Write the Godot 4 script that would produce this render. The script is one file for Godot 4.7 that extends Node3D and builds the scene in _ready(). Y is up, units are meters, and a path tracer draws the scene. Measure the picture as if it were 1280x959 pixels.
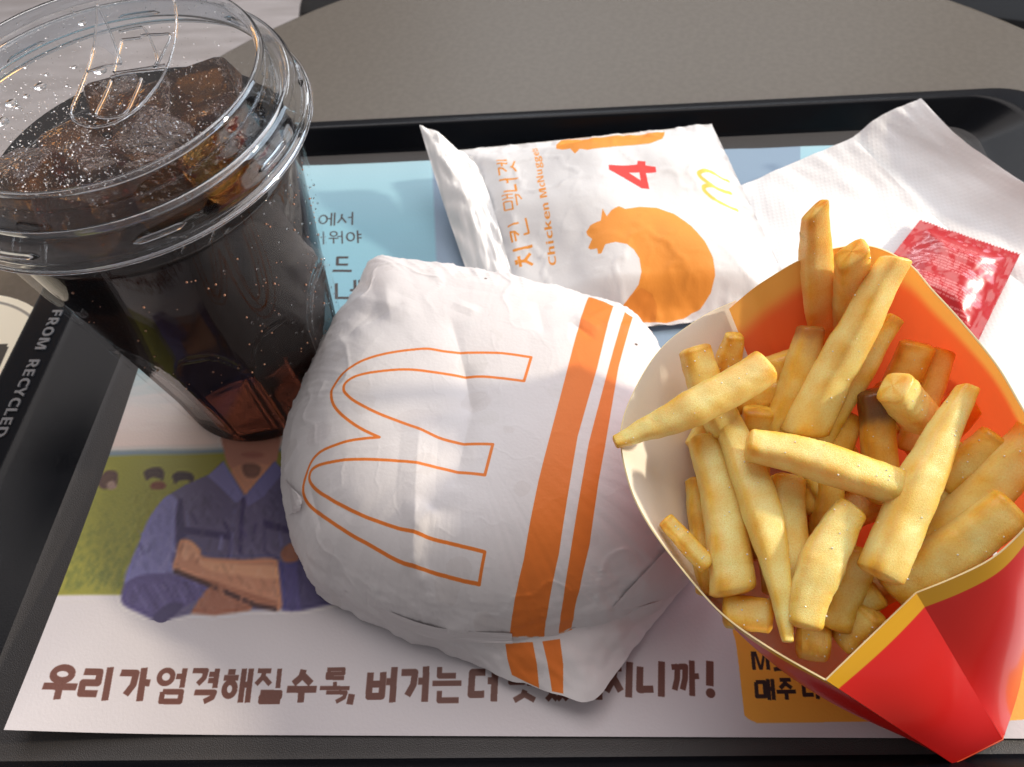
extends Node3D
# A fast-food tray by a window, built from mesh code alone.

const H := 0.255          # height of the lens above the placemat
const FP := 941.0         # focal length in pixels of the 1280-wide photograph
var B: Basis              # the camera's axes
var rng := RandomNumberGenerator.new()
var used := {}
var MT := {}              # materials
var noise_a := FastNoiseLite.new()
var noise_b := FastNoiseLite.new()
var noise_c := FastNoiseLite.new()

# ---------------------------------------------------------------- measuring
func P(px: float, py: float, y: float = 0.0) -> Vector3:      # where the sight line through a pixel of the photograph meets the height y
	var r := B * Vector3(px - 640.0, -(py - 479.5), -FP)
	return Vector3(0, H, 0) + r * ((y - H) / r.y)

func M(px: float, py: float, e: float) -> Vector3:            # the same on the carton's sloping mouth plane, e metres above it
	var r := B * Vector3(px - 640.0, -(py - 479.5), -FP)
	var t := (0.035 + e - H) / (r.y - 0.25 * r.x + 0.23 * r.z)
	return Vector3(0, H, 0) + r * t

func proj(p: Vector3) -> Vector2:
	var q := B.transposed() * (p - Vector3(0, H, 0))
	return Vector2(640.0 + FP * q.x / -q.z, 479.5 - FP * q.y / -q.z)

# ---------------------------------------------------------------- naming
func numbered(called: String) -> String:
	var k: int = used.get(called, -1) + 1
	used[called] = k
	return called if k == 0 else "%s_%03d" % [called, k]

func tag(o: Node3D, label: String, category: String, group := "", kind := "") -> Node3D:
	if label: o.set_meta("label", label)
	if category: o.set_meta("category", category)
	if group: o.set_meta("group", group)
	if kind: o.set_meta("kind", kind)
	return o

func thing(called: String, label: String, category: String, at := Vector3.ZERO, group := "") -> Node3D:
	var o := Node3D.new()
	o.name = numbered(called)
	add_child(o)
	o.position = at
	tag(o, label, category, group)
	return o

func part(called: String, m: Mesh, mat: Material, parent: Node3D = null) -> MeshInstance3D:   # vertices are given in the world's axes
	var o := MeshInstance3D.new()
	o.name = numbered(called) if parent == null else called
	o.mesh = m
	if mat: o.material_override = mat
	if parent:
		parent.add_child(o, true)
		var off := Vector3.ZERO
		var q: Node = parent
		while q is Node3D and q != self:
			off += (q as Node3D).position
			q = q.get_parent()
		o.position = -off
	else:
		add_child(o, true)
	return o

# ---------------------------------------------------------------- meshes
func build(v: PackedVector3Array, idx: PackedInt32Array, uv := PackedVector2Array(), col := PackedColorArray(), flip := false) -> ArrayMesh:
	if flip:
		for i in range(0, idx.size(), 3):
			var t := idx[i + 1]
			idx[i + 1] = idx[i + 2]
			idx[i + 2] = t
	var n := PackedVector3Array()
	n.resize(v.size())
	for i in range(0, idx.size(), 3):
		var a := idx[i]
		var b := idx[i + 1]
		var c := idx[i + 2]
		var f := (v[c] - v[a]).cross(v[b] - v[a])
		n[a] += f
		n[b] += f
		n[c] += f
	for i in n.size():
		n[i] = n[i].normalized() if n[i].length_squared() > 1e-30 else Vector3.UP
	var arr := []
	arr.resize(Mesh.ARRAY_MAX)
	arr[Mesh.ARRAY_VERTEX] = v
	arr[Mesh.ARRAY_NORMAL] = n
	arr[Mesh.ARRAY_INDEX] = idx
	if uv.size() == v.size():
		arr[Mesh.ARRAY_TEX_UV] = uv
		arr[Mesh.ARRAY_TEX_UV2] = uv
	if col.size() == v.size(): arr[Mesh.ARRAY_COLOR] = col
	var m := ArrayMesh.new()
	m.add_surface_from_arrays(Mesh.PRIMITIVE_TRIANGLES, arr)
	return m

func grid_idx(nu: int, nv: int, wrap := false) -> PackedInt32Array:   # nu rows of nv
	var idx := PackedInt32Array()
	for i in nu - 1:
		for j in (nv if wrap else nv - 1):
			var a := i * nv + j
			var b := i * nv + (j + 1) % nv
			idx.append_array(PackedInt32Array([a, b, a + nv, b, b + nv, a + nv]))
	return idx

func cat(a, b, c, d, t: float):
	return 0.5 * ((2.0 * b) + (c - a) * t + (2.0 * a - 5.0 * b + 4.0 * c - d) * t * t + (3.0 * b - a - 3.0 * c + d) * t * t * t)

func curve3(pts: Array, n: int) -> PackedVector3Array:               # n points along an open Catmull-Rom curve, evenly by length
	var fine := PackedVector3Array()
	for i in pts.size() - 1:
		var a: Vector3 = pts[maxi(i - 1, 0)]
		var d: Vector3 = pts[mini(i + 2, pts.size() - 1)]
		for k in 16:
			fine.append(cat(a, pts[i], pts[i + 1], d, k / 16.0))
	fine.append(pts[-1])
	return even(fine, n)

func even(fine: PackedVector3Array, n: int) -> PackedVector3Array:
	var len_ := 0.0
	var acc := PackedFloat32Array([0.0])
	for i in fine.size() - 1:
		len_ += fine[i].distance_to(fine[i + 1])
		acc.append(len_)
	var out := PackedVector3Array()
	var k := 0
	for i in n:
		var s := len_ * i / (n - 1)
		while k < fine.size() - 2 and acc[k + 1] < s:
			k += 1
		out.append(fine[k].lerp(fine[k + 1], clampf((s - acc[k]) / maxf(acc[k + 1] - acc[k], 1e-9), 0, 1)))
	return out

func lathe(profile: Array, n: int, cx: float, cz: float, flip := false, rf = null) -> ArrayMesh:
	var v := PackedVector3Array()
	var uv := PackedVector2Array()
	for i in profile.size():
		for j in n + 1:
			var a := TAU * j / n
			var r: float = profile[i].x
			if rf != null: r = rf.call(r, profile[i].y, a)
			v.append(Vector3(cx + r * cos(a), profile[i].y, cz + r * sin(a)))
			uv.append(Vector2(float(j) / n, float(i) / (profile.size() - 1)))
	return build(v, grid_idx(profile.size(), n + 1), uv, PackedColorArray(), flip)

func tube(path: PackedVector3Array, r: float, n := 8, taper = null) -> ArrayMesh:
	var v := PackedVector3Array()
	for i in path.size():
		var d := (path[mini(i + 1, path.size() - 1)] - path[maxi(i - 1, 0)]).normalized()
		var s := d.cross(Vector3(0.13, 0.97, 0.21)).normalized()
		var u := s.cross(d)
		var rr: float = r * (taper.call(float(i) / (path.size() - 1)) if taper != null else 1.0)
		for j in n:
			var a := TAU * j / n
			v.append(path[i] + (s * cos(a) + u * sin(a)) * rr)
	return build(v, grid_idx(path.size(), n, true))

func box_mesh(size: Vector3, bevel: float, xf := Transform3D()) -> ArrayMesh:      # a box with rounded edges
	var v := PackedVector3Array()
	var idx := PackedInt32Array()
	var h := size / 2.0
	for f in 6:
		var ax := f / 2
		var s := 1.0 if f % 2 else -1.0
		var base := v.size()
		var ts := [-1.0, -0.7, 0.7, 1.0]
		for i in 4:
			for j in 4:
				var p := Vector3.ZERO
				p[ax] = s
				p[(ax + 1) % 3] = ts[i]
				p[(ax + 2) % 3] = ts[j]
				var inner := Vector3.ZERO
				for k in 3:
					var full := h[k] * (signf(p[k]) if absf(p[k]) > 0.9 else 0.0)
					inner[k] = signf(p[k]) * (h[k] - bevel) if absf(p[k]) > 0.6 else 0.0
					p[k] = full if absf(p[k]) > 0.9 else inner[k]
				var d := (p - inner)
				p = inner + d.normalized() * bevel
				v.append(xf * p)
		for i in 3:
			for j in 3:
				var a := base + i * 4 + j
				if s > 0: idx.append_array(PackedInt32Array([a, a + 1, a + 4, a + 1, a + 5, a + 4]))
				else: idx.append_array(PackedInt32Array([a, a + 4, a + 1, a + 1, a + 4, a + 5]))
	return build(v, idx)

func noise_tex(freq: float, size := 512, octaves := 4, kind := FastNoiseLite.TYPE_SIMPLEX_SMOOTH, seed_ := 1) -> NoiseTexture2D:
	var n := FastNoiseLite.new()
	n.noise_type = kind
	n.frequency = freq
	n.fractal_octaves = octaves
	n.seed = seed_
	var t := NoiseTexture2D.new()
	t.width = size
	t.height = size
	t.seamless = true
	t.noise = n
	return t

func mat(col: Color, rough: float, metal := 0.0) -> StandardMaterial3D:
	var m := StandardMaterial3D.new()
	m.albedo_color = col
	m.roughness = rough
	m.metallic = metal
	return m

func bump(m: StandardMaterial3D, t: Texture2D, cm: float, tiles: float) -> StandardMaterial3D:   # relief from a noise, tiles per metre
	m.heightmap_enabled = true
	m.heightmap_texture = t
	m.heightmap_scale = cm
	m.uv1_triplanar = true
	m.uv1_world_triplanar = true
	m.uv1_scale = Vector3.ONE * tiles
	return m

# ---------------------------------------------------------------- printing: an image drawn at twice its size
var im: Image
func sheet(w: int, h: int, col: Color) -> void:
	im = Image.create(w * 2, h * 2, false, Image.FORMAT_RGB8)
	im.fill(col)

func printed() -> ImageTexture:
	im.resize(im.get_width() / 2, im.get_height() / 2, Image.INTERPOLATE_BILINEAR)
	return ImageTexture.create_from_image(im)

func poly(pts: PackedVector2Array, col: Color) -> void:              # even-odd scanlines; points in image pixels
	var y0 := INF
	var y1 := -INF
	for p in pts:
		y0 = minf(y0, p.y * 2.0)
		y1 = maxf(y1, p.y * 2.0)
	var n := pts.size()
	for y in range(maxi(0, int(floor(y0))), mini(im.get_height() - 1, int(ceil(y1))) + 1):
		var yc := y + 0.5
		var xs := PackedFloat32Array()
		for i in n:
			var a := pts[i] * 2.0
			var b := pts[(i + 1) % n] * 2.0
			if (a.y <= yc) != (b.y <= yc):
				xs.append(a.x + (yc - a.y) / (b.y - a.y) * (b.x - a.x))
		xs.sort()
		for k in range(0, xs.size() - 1, 2):
			var x0 := int(round(xs[k]))
			var x1 := int(round(xs[k + 1]))
			if x1 > x0: im.fill_rect(Rect2i(x0, y, x1 - x0, 1), col)

func stroke(pts: PackedVector2Array, w: float, col: Color, closed := false, rounded := true) -> void:
	var n := pts.size()
	for i in (n if closed else n - 1):
		var a := pts[i]
		var b := pts[(i + 1) % n]
		var d := (b - a).normalized() * w / 2.0
		var s := Vector2(-d.y, d.x)
		poly(PackedVector2Array([a + s, b + s, b - s, a - s]), col)
		if rounded or i > 0: dot(a, w / 2.0, col)
	if rounded and not closed: dot(pts[n - 1], w / 2.0, col)

func dot(c: Vector2, r: float, col: Color) -> void:
	var q := PackedVector2Array()
	for k in 14:
		q.append(c + Vector2.from_angle(TAU * k / 14) * r)
	poly(q, col)

func smooth2(pts: Array, closed := true, k_ := 8) -> PackedVector2Array:
	var out := PackedVector2Array()
	var n := pts.size()
	for i in (n if closed else n - 1):
		for k in k_:
			if closed: out.append(cat(pts[(i - 1 + n) % n], pts[i], pts[(i + 1) % n], pts[(i + 2) % n], float(k) / k_))
			else: out.append(cat(pts[maxi(i - 1, 0)], pts[i], pts[i + 1], pts[mini(i + 2, n - 1)], float(k) / k_))
	if not closed: out.append(pts[-1])
	return out

# Korean syllables as strokes in a unit square
func jamo(c: String, b: Rect2) -> Array:
	var g := []
	match c:
		"ㄱ": g = [[0, .04, .95, .04, .88, .55, .5, 1]]
		"ㄲ": return jamo("ㄱ", Rect2(b.position, Vector2(b.size.x * .44, b.size.y))) + jamo("ㄱ", Rect2(b.position + Vector2(b.size.x * .54, 0), Vector2(b.size.x * .44, b.size.y)))
		"ㄴ": g = [[.05, 0, .05, .95, 1, .95]]
		"ㄷ": g = [[1, .04, .05, .04, .05, .96, 1, .96]]
		"ㄹ": g = [[0, .02, .95, .02, .95, .5, .05, .5, .05, .98, 1, .98]]
		"ㅁ": g = [[.05, 0, .95, 0, .95, 1, .05, 1, .05, 0]]
		"ㅂ": g = [[.05, 0, .05, 1, .95, 1, .95, 0], [.05, .5, .95, .5]]
		"ㅅ": g = [[.5, 0, .42, .5, 0, 1], [.46, .38, 1, 1]]
		"ㅆ": return jamo("ㅅ", Rect2(b.position, Vector2(b.size.x * .5, b.size.y))) + jamo("ㅅ", Rect2(b.position + Vector2(b.size.x * .5, 0), Vector2(b.size.x * .5, b.size.y)))
		"ㅇ":
			var o := []
			for k in 25: o.append_array([.5 + .47 * cos(TAU * k / 24), .5 + .47 * sin(TAU * k / 24)])
			g = [o]
		"ㅈ": g = [[.02, .04, .98, .04], [.5, .04, .42, .5, 0, 1], [.46, .45, 1, 1]]
		"ㅊ": g = [[.3, -.12, .7, -.12], [.02, .12, .98, .12], [.5, .12, .42, .55, 0, 1], [.46, .5, 1, 1]]
		"ㅋ": g = [[0, .04, .95, .04, .88, .55, .5, 1], [.02, .5, .88, .5]]
		"ㅎ":
			g = [[.25, -.06, .75, -.06], [0, .2, 1, .2]]
			var o := []
			for k in 21: o.append_array([.5 + .36 * cos(TAU * k / 20), .69 + .3 * sin(TAU * k / 20)])
			g.append(o)
		"ㅏ": g = [[.3, 0, .3, 1], [.3, .45, 1, .45]]
		"ㅑ": g = [[.3, 0, .3, 1], [.3, .33, 1, .33], [.3, .6, 1, .6]]
		"ㅓ": g = [[.75, 0, .75, 1], [.75, .42, 0, .42]]
		"ㅕ": g = [[.75, 0, .75, 1], [.75, .3, 0, .3], [.75, .62, 0, .62]]
		"ㅣ": g = [[.5, 0, .5, 1]]
		"ㅐ": g = [[.2, 0, .2, 1], [.9, 0, .9, 1], [.2, .48, .9, .48]]
		"ㅔ": g = [[.4, 0, .4, 1], [.95, 0, .95, 1], [.4, .45, -.15, .45]]
		"ㅗ": g = [[0, .85, 1, .85], [.5, .15, .5, .85]]
		"ㅜ": g = [[0, .2, 1, .2], [.5, .2, .5, 1]]
		"ㅡ": g = [[0, .5, 1, .5]]
	var out := []
	for s in g:
		var l := PackedVector2Array()
		for k in range(0, s.size(), 2): l.append(b.position + Vector2(s[k], s[k + 1]) * b.size)
		out.append(l)
	return out

func syllable(ch: String) -> Array:
	var code := ch.unicode_at(0) - 0xAC00
	if code < 0: return []
	var l := "ㄱㄲㄴㄷㄸㄹㅁㅂㅃㅅㅆㅇㅈㅉㅊㅋㅌㅍㅎ"[code / 588]
	var v := "ㅏㅐㅑㅒㅓㅔㅕㅖㅗㅘㅙㅚㅛㅜㅝㅞㅟㅠㅡㅢㅣ"[(code % 588) / 28]
	var t := code % 28
	var out := []
	var tall := v in ["ㅏ", "ㅐ", "ㅑ", "ㅓ", "ㅕ", "ㅔ", "ㅣ"]
	if v == "ㅝ":
		return jamo(l, Rect2(.1, .02, .45, .38)) + jamo("ㅜ", Rect2(.0, .45, .62, .5)) + jamo("ㅓ", Rect2(.55, 0, .4, 1))
	if tall and t == 0: out = jamo(l, Rect2(.02, .14, .5, .68)) + jamo(v, Rect2(.62, 0, .34, 1))
	elif tall: out = jamo(l, Rect2(.04, .05, .48, .42)) + jamo(v, Rect2(.62, 0, .34, .58))
	elif t == 0: out = jamo(l, Rect2(.2, .03, .6, .42)) + jamo(v, Rect2(.0, .52, 1, .48))
	else: out = jamo(l, Rect2(.2, .02, .6, .27)) + jamo(v, Rect2(.0, .36, 1, .26))
	if t: out += jamo(" ㄱㄲㄳㄴㄵㄶㄷㄹㄺㄻㄼㄽㄾㄿㅀㅁㅂㅄㅅㅆㅇㅈㅊㅋㅌㅍㅎ"[t], Rect2(.22, .7, .7, .28))
	return out

func hangul(text: String, a: Vector2, along: Vector2, down: Vector2, weight: float, col: Color) -> void:   # a: top left; along: to the end of the word; down: height
	var step := along / text.length()
	for i in text.length():
		var full: float = 0.80 if (text.unicode_at(i) - 0xAC00) % 28 else 1.0
		if text[i] in "해까키킨맥워": full *= 0.84
		if text[i] in "록": full *= 0.74
		if text[i] in "질있": full *= 0.9
		for s in syllable(text[i]):
			var l := PackedVector2Array()
			for p in s: l.append(a + step * (i + 0.04 + p.x * 0.90) + down * p.y)
			stroke(l, weight * full, col, false, false)

func latin(text: String, a: Vector2, along: Vector2, down: Vector2, col: Color, bold := true) -> void:      # a: top left, letters of the Droid font as filled triangles
	var tm := TextMesh.new()
	var f := SystemFont.new()
	f.font_names = PackedStringArray(["Droid Sans"])
	f.font_weight = 700 if bold else 400
	tm.font = f
	tm.text = text
	tm.depth = 0.0
	tm.curve_step = 1.0
	var arr := tm.get_mesh_arrays()
	var v: PackedVector3Array = arr[Mesh.ARRAY_VERTEX]
	var idx: PackedInt32Array = arr[Mesh.ARRAY_INDEX] if arr[Mesh.ARRAY_INDEX] != null else PackedInt32Array()
	if idx.is_empty(): idx = PackedInt32Array(range(v.size()))
	var lo := Vector2(INF, INF)
	var hi := -lo
	for p in v:
		lo = lo.min(Vector2(p.x, p.y))
		hi = hi.max(Vector2(p.x, p.y))
	for i in range(0, idx.size(), 3):
		var t := PackedVector2Array()
		for k in 3:
			var p := v[idx[i + k]]
			t.append(a + along * ((p.x - lo.x) / (hi.x - lo.x)) + down * ((hi.y - p.y) / (hi.y - lo.y)))
		poly(t, col)

# ---------------------------------------------------------------- a sheet that can be asked which of its points lies under a pixel
class Sheet:
	var at := Vector3.ZERO      # the point that find() last met
	var nu: int
	var nv: int
	var v: PackedVector3Array
	var uv: PackedVector2Array
	var q: PackedVector2Array
	func find(p: Vector2) -> Vector2:
		var best := Vector2(-9, -9)
		var near := INF
		for i in nu - 1:
			for j in nv - 1:
				for h in 2:
					var a := i * nv + j + (nv + 1 if h else 0)
					var b := i * nv + j + 1
					var c := i * nv + j + nv
					var A := q[a]
					var u := q[b] - A
					var w := q[c] - A
					var d := u.cross(w)
					if absf(d) < 1e-9: continue
					var e := p - A
					var s := e.cross(w) / d
					var t := u.cross(e) / d
					if s >= -0.001 and t >= -0.001 and s + t <= 1.001:
						var dist := v[a].distance_squared_to(Vector3(0, 0.255, 0))
						if dist < near:
							near = dist
							best = uv[a] + (uv[b] - uv[a]) * s + (uv[c] - uv[a]) * t
							at = v[a] + (v[b] - v[a]) * s + (v[c] - v[a]) * t
		return best

func traced(nu: int, nv: int, v: PackedVector3Array, uv: PackedVector2Array) -> Sheet:
	var s := Sheet.new()
	s.nu = nu
	s.nv = nv
	s.v = v
	s.uv = uv
	for p in v: s.q.append(proj(p))
	return s

func px_on(s: Sheet, pts: Array, size: Vector2) -> Array:           # flat list of photograph pixels to image pixels of the sheet's print
	var out := []
	for k in range(0, pts.size(), 2):
		var w := s.find(Vector2(pts[k], pts[k + 1]))
		if w.x > -8: out.append(w * size)
	return out

# ================================================================ the scene
func _ready():
	rng.seed = 7
	# ---- camera
	var n_ := Vector3(706.0 - 640.0, -(1088.0 - 479.5), -FP).normalized()      # towards the nadir, in camera axes
	var z_ := Vector3(0.0, 1454.5, -FP).normalized()                            # along the placemat's left edge
	var up := -n_
	var fwd := (z_ - up * z_.dot(up)).normalized()
	B = Basis(fwd.cross(up), up, -fwd).transposed()
	var cam := Camera3D.new()
	cam.name = "camera"
	add_child(cam)
	cam.transform = Transform3D(B, Vector3(0, H, 0))
	var at_ := CameraAttributesPhysical.new()
	at_.frustum_focal_length = 23.551          # a vertical angle of 54 degrees
	at_.frustum_near = 0.02
	at_.frustum_far = 30.0
	at_.exposure_aperture = 21.0
	at_.frustum_focus_distance = 0.205
	at_.exposure_multiplier = 1.0
	cam.attributes = at_
	cam.current = true
	# ---- room light, sunlight through the window on the right
	var we := WorldEnvironment.new()
	we.name = "environment"
	var env := Environment.new()
	env.background_mode = Environment.BG_COLOR
	env.background_color = Color(0.56, 0.545, 0.545)
	env.tonemap_mode = Environment.TONE_MAPPER_LINEAR
	env.tonemap_exposure = 1.1
	env.sdfgi_enabled = true
	env.ssao_enabled = true
	env.ssil_enabled = true
	we.environment = env
	add_child(we)
	var sun := SpotLight3D.new()
	sun.name = "window_sunlight"
	add_child(sun)
	var sun_dir := Vector3(0.88, 0.41, -0.10).normalized()
	sun.look_at_from_position(Vector3(0.0, 0.0, -0.17) + sun_dir * 3.0, Vector3(0.0, 0.0, -0.17))
	sun.light_energy = 8.6
	sun.light_color = Color(1.0, 0.94, 0.84)
	sun.light_size = 0.09
	sun.spot_range = 12.0
	sun.spot_attenuation = 2.0
	sun.spot_angle = 16.0
	sun.shadow_enabled = true
	area("window_skylight", Vector3(1.6, 0.62, -0.75), Vector3(0, 0, -0.2), Vector2(1.5, 0.9), 1.6, Color(0.86, 0.93, 1.0))
	area("overhead_fill", Vector3(0.1, 2.0, -1.15), Vector3(0, 0, -0.2), Vector2(2.2, 1.3), 2.7, Color(1.0, 0.965, 0.95))  # unseen fill, added overhead to lift the shadows
	area("far_window", Vector3(-0.35, 1.5, -1.6), Vector3(0, 0, -0.2), Vector2(0.9, 0.6), 0.5, Color(0.93, 0.96, 1.0))
	area("added_streak_light", Vector3(0.35, 1.05, -1.9), Vector3(0, 0, -0.2), Vector2(1.3, 0.16), 0.5, Color(0.95, 0.97, 1.0))  # added unseen strip, there for streak reflections on lid and rims
	area("warm_lamp", Vector3(-1.2, 0.42, -1.25), Vector3(0, 0, -0.2), Vector2(0.3, 0.3), 0.14, Color(1.0, 0.72, 0.36))
	# ---- noises and materials
	noise_a.seed = 11
	noise_a.frequency = 1.0
	noise_a.fractal_octaves = 3
	noise_b.seed = 23
	noise_b.frequency = 1.0
	noise_b.noise_type = FastNoiseLite.TYPE_CELLULAR
	noise_b.cellular_return_type = FastNoiseLite.RETURN_DISTANCE2_SUB
	noise_b.fractal_type = FastNoiseLite.FRACTAL_NONE
	noise_b.domain_warp_enabled = true
	noise_b.domain_warp_amplitude = 0.5
	noise_b.domain_warp_frequency = 0.8
	noise_c.seed = 5
	noise_c.frequency = 1.0
	noise_c.fractal_octaves = 4
	MT.fibre = noise_tex(0.05, 512, 5)
	MT.grain = noise_tex(0.12, 512, 3, FastNoiseLite.TYPE_SIMPLEX_SMOOTH, 4)
	setting()
	tray()
	placemat()
	cup()
	burger()
	nugget_bag()
	napkin()
	sauce()
	carton()
	fries()

func area(called: String, from: Vector3, to: Vector3, size: Vector2, e: float, c: Color) -> void:
	var a := AreaLight3D.new()
	a.name = called
	add_child(a)
	a.look_at_from_position(from, to)
	a.area_size = size
	a.light_energy = e
	a.light_color = c
	a.area_range = 12.0
	a.area_attenuation = 2.0
	a.shadow_enabled = true

# ---------------------------------------------------------------- the room
func setting() -> void:
	var fl := PlaneMesh.new()
	fl.size = Vector2(8, 8)
	var fm := mat(Color(0.86, 0.835, 0.83), 0.55)
	fm.albedo_texture = noise_tex(0.02, 512, 4, FastNoiseLite.TYPE_SIMPLEX, 9)
	var ramp := Gradient.new()
	ramp.colors = PackedColorArray([Color(0.86, 0.85, 0.84), Color(1, 1, 1)])
	(fm.albedo_texture as NoiseTexture2D).color_ramp = ramp
	fm.uv1_triplanar = true
	fm.uv1_world_triplanar = true
	fm.uv1_scale = Vector3(0.4, 0.4, 2.0)
	var f := part("floor", fl, fm)
	f.position = Vector3(0, -0.745, 0)
	tag(f, "pale grey floor far below the table edge", "floor", "", "structure")
	# the round table
	var cx := 0.0328
	var cz := -0.1972
	var t := thing("round_table", "round grey laminate table that carries the tray", "table", Vector3(cx, -0.74, cz))
	var tm := mat(Color(0.355, 0.328, 0.293), 0.40)
	var tn := noise_tex(0.03, 512, 4, FastNoiseLite.TYPE_SIMPLEX_SMOOTH, 31)
	var tr := Gradient.new()
	tr.colors = PackedColorArray([Color(0.89, 0.88, 0.86), Color(1, 1, 1)])
	tn.color_ramp = tr
	tm.albedo_texture = tn
	tm.heightmap_enabled = true
	tm.heightmap_texture = MT.grain
	tm.heightmap_scale = 0.0015
	tm.uv1_triplanar = true
	tm.uv1_world_triplanar = true
	tm.uv1_scale = Vector3.ONE * 14.0
	var yt := -0.0062
	var rt := 0.3125
	part("tabletop", lathe([Vector2(0.0005, yt - 0.026), Vector2(rt - 0.006, yt - 0.026), Vector2(rt - 0.001, yt - 0.022), Vector2(rt, yt - 0.012), Vector2(rt - 0.0008, yt - 0.004), Vector2(rt - 0.003, yt - 0.001), Vector2(rt - 0.006, yt), Vector2(rt * 0.5, yt), Vector2(0.0005, yt)], 128, cx, cz), tm, t)
	var dm := mat(Color(0.07, 0.07, 0.075), 0.4, 0.3)
	part("column", lathe([Vector2(0.035, -0.72), Vector2(0.028, -0.70), Vector2(0.028, -0.05), Vector2(0.09, yt - 0.027)], 32, cx, cz), dm, t)
	part("base", lathe([Vector2(0.22, -0.744), Vector2(0.22, -0.735), Vector2(0.05, -0.715), Vector2(0.0005, -0.715)], 48, cx, cz), dm, t)
	# dark chairs past the far edge
	chair("dark chair with its seat edge showing past the far left of the table", Vector3(-0.105, 0, -1.13), 0.0)
	chair("dark chair showing past the far right of the table", Vector3(0.70, 0, -0.99), -0.35)
	# round printed coaster on the table beside the tray
	var o := P(-8, 500, yt)
	sheet(512, 512, Color(0.90, 0.865, 0.78))  # cream: warm glow put into the colour of white paper
	var ring := PackedVector2Array()
	for k in 96: ring.append(Vector2(256, 256) + Vector2.from_angle(TAU * k / 96) * 232)
	stroke(ring, 6, Color(0.55, 0.53, 0.5), true)
	stroke(PackedVector2Array([Vector2(372, 150), Vector2(372, 205)]), 17, Color(0.2, 0.19, 0.18), false, false)
	stroke(PackedVector2Array([Vector2(376, 150), Vector2(345, 150)]), 15, Color(0.2, 0.19, 0.18), false, false)
	for k in 16:
		var yy := 150.0 + k * 16
		stroke(PackedVector2Array([Vector2(426, yy), Vector2(426 + rng.randf_range(7, 13), yy + 4)]), 5, Color(0.2, 0.2, 0.2), false, false)
		if k % 3: stroke(PackedVector2Array([Vector2(424, yy + 6), Vector2(436, yy + 8)]), 4, Color(0.2, 0.2, 0.2), false, false)
	var cm := mat(Color.WHITE, 0.45)
	cm.albedo_texture = printed()
	var r := 0.055
	var v := PackedVector3Array()
	var uv := PackedVector2Array()
	var c := Vector3(o.x - 0.030, yt + 0.0004, o.z - 0.004)
	var prof := [0.0, 0.5, 0.985, 1.0, 1.0]
	var hh := [0.0009, 0.0009, 0.0009, 0.0006, 0.0]
	for i in 5:
		for j in 65:
			var a := TAU * j / 64
			v.append(c + Vector3(cos(a) * r * prof[i], hh[i], sin(a) * r * prof[i]))
			uv.append(Vector2(0.5 + cos(a) * 0.49 * prof[i], 0.5 + sin(a) * 0.49 * prof[i]))
	tag(part("coaster", build(v, grid_idx(5, 65), uv, PackedColorArray(), true), cm), "round white printed paper disc on the table left of the tray", "coaster")

func chair(label: String, at: Vector3, turn: float) -> void:
	var t := thing("dark_chair", label, "chair", Vector3(at.x, -0.745, at.z), "dark chairs round the table")
	var m := mat(Color(0.035, 0.037, 0.042), 0.45)
	var fab := mat(Color(0.05, 0.052, 0.06), 0.8)
	var xf := Transform3D(Basis(Vector3.UP, turn), Vector3(at.x, -0.745, at.z))
	part("seat", box_mesh(Vector3(0.42, 0.06, 0.42), 0.025, xf * Transform3D(Basis(), Vector3(0, 0.44, 0))), fab, t)
	part("backrest", box_mesh(Vector3(0.42, 0.30, 0.04), 0.018, xf * Transform3D(Basis(Vector3.RIGHT, -0.15), Vector3(0, 0.66, -0.22))), fab, t)
	for s in [Vector2(-1, -1), Vector2(1, -1), Vector2(-1, 1), Vector2(1, 1)]:
		part("leg", tube(PackedVector3Array([xf * Vector3(s.x * 0.17, 0.42, s.y * 0.17), xf * Vector3(s.x * 0.19, 0.0, s.y * 0.19)]), 0.013), m, t)

# ---------------------------------------------------------------- tray
func rrect(x0: float, x1: float, z0: float, z1: float, r: float, y: float) -> PackedVector3Array:
	var out := PackedVector3Array()
	var cs := [Vector2(x1 - r, z1 - r), Vector2(x0 + r, z1 - r), Vector2(x0 + r, z0 + r), Vector2(x1 - r, z0 + r)]
	for k in 4:
		for i in 13:
			var a := PI / 2 * (k + i / 12.0)
			var q := Vector3(cs[k].x + cos(a) * r, y, cs[k].y + sin(a) * r)
			if q.x < 0.0: q.x -= 0.014 * pow(clampf((q.z + 0.16) / 0.13, 0.0, 1.2), 1.2) * minf(1.0, -q.x / 0.17)      # the near left side flares out
			out.append(q)
	return out

func loops(l: Array) -> ArrayMesh:
	var v := PackedVector3Array()
	for a in l: v.append_array(a)
	return build(v, grid_idx(l.size(), l[0].size(), true), PackedVector2Array(), PackedColorArray(), true)

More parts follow.
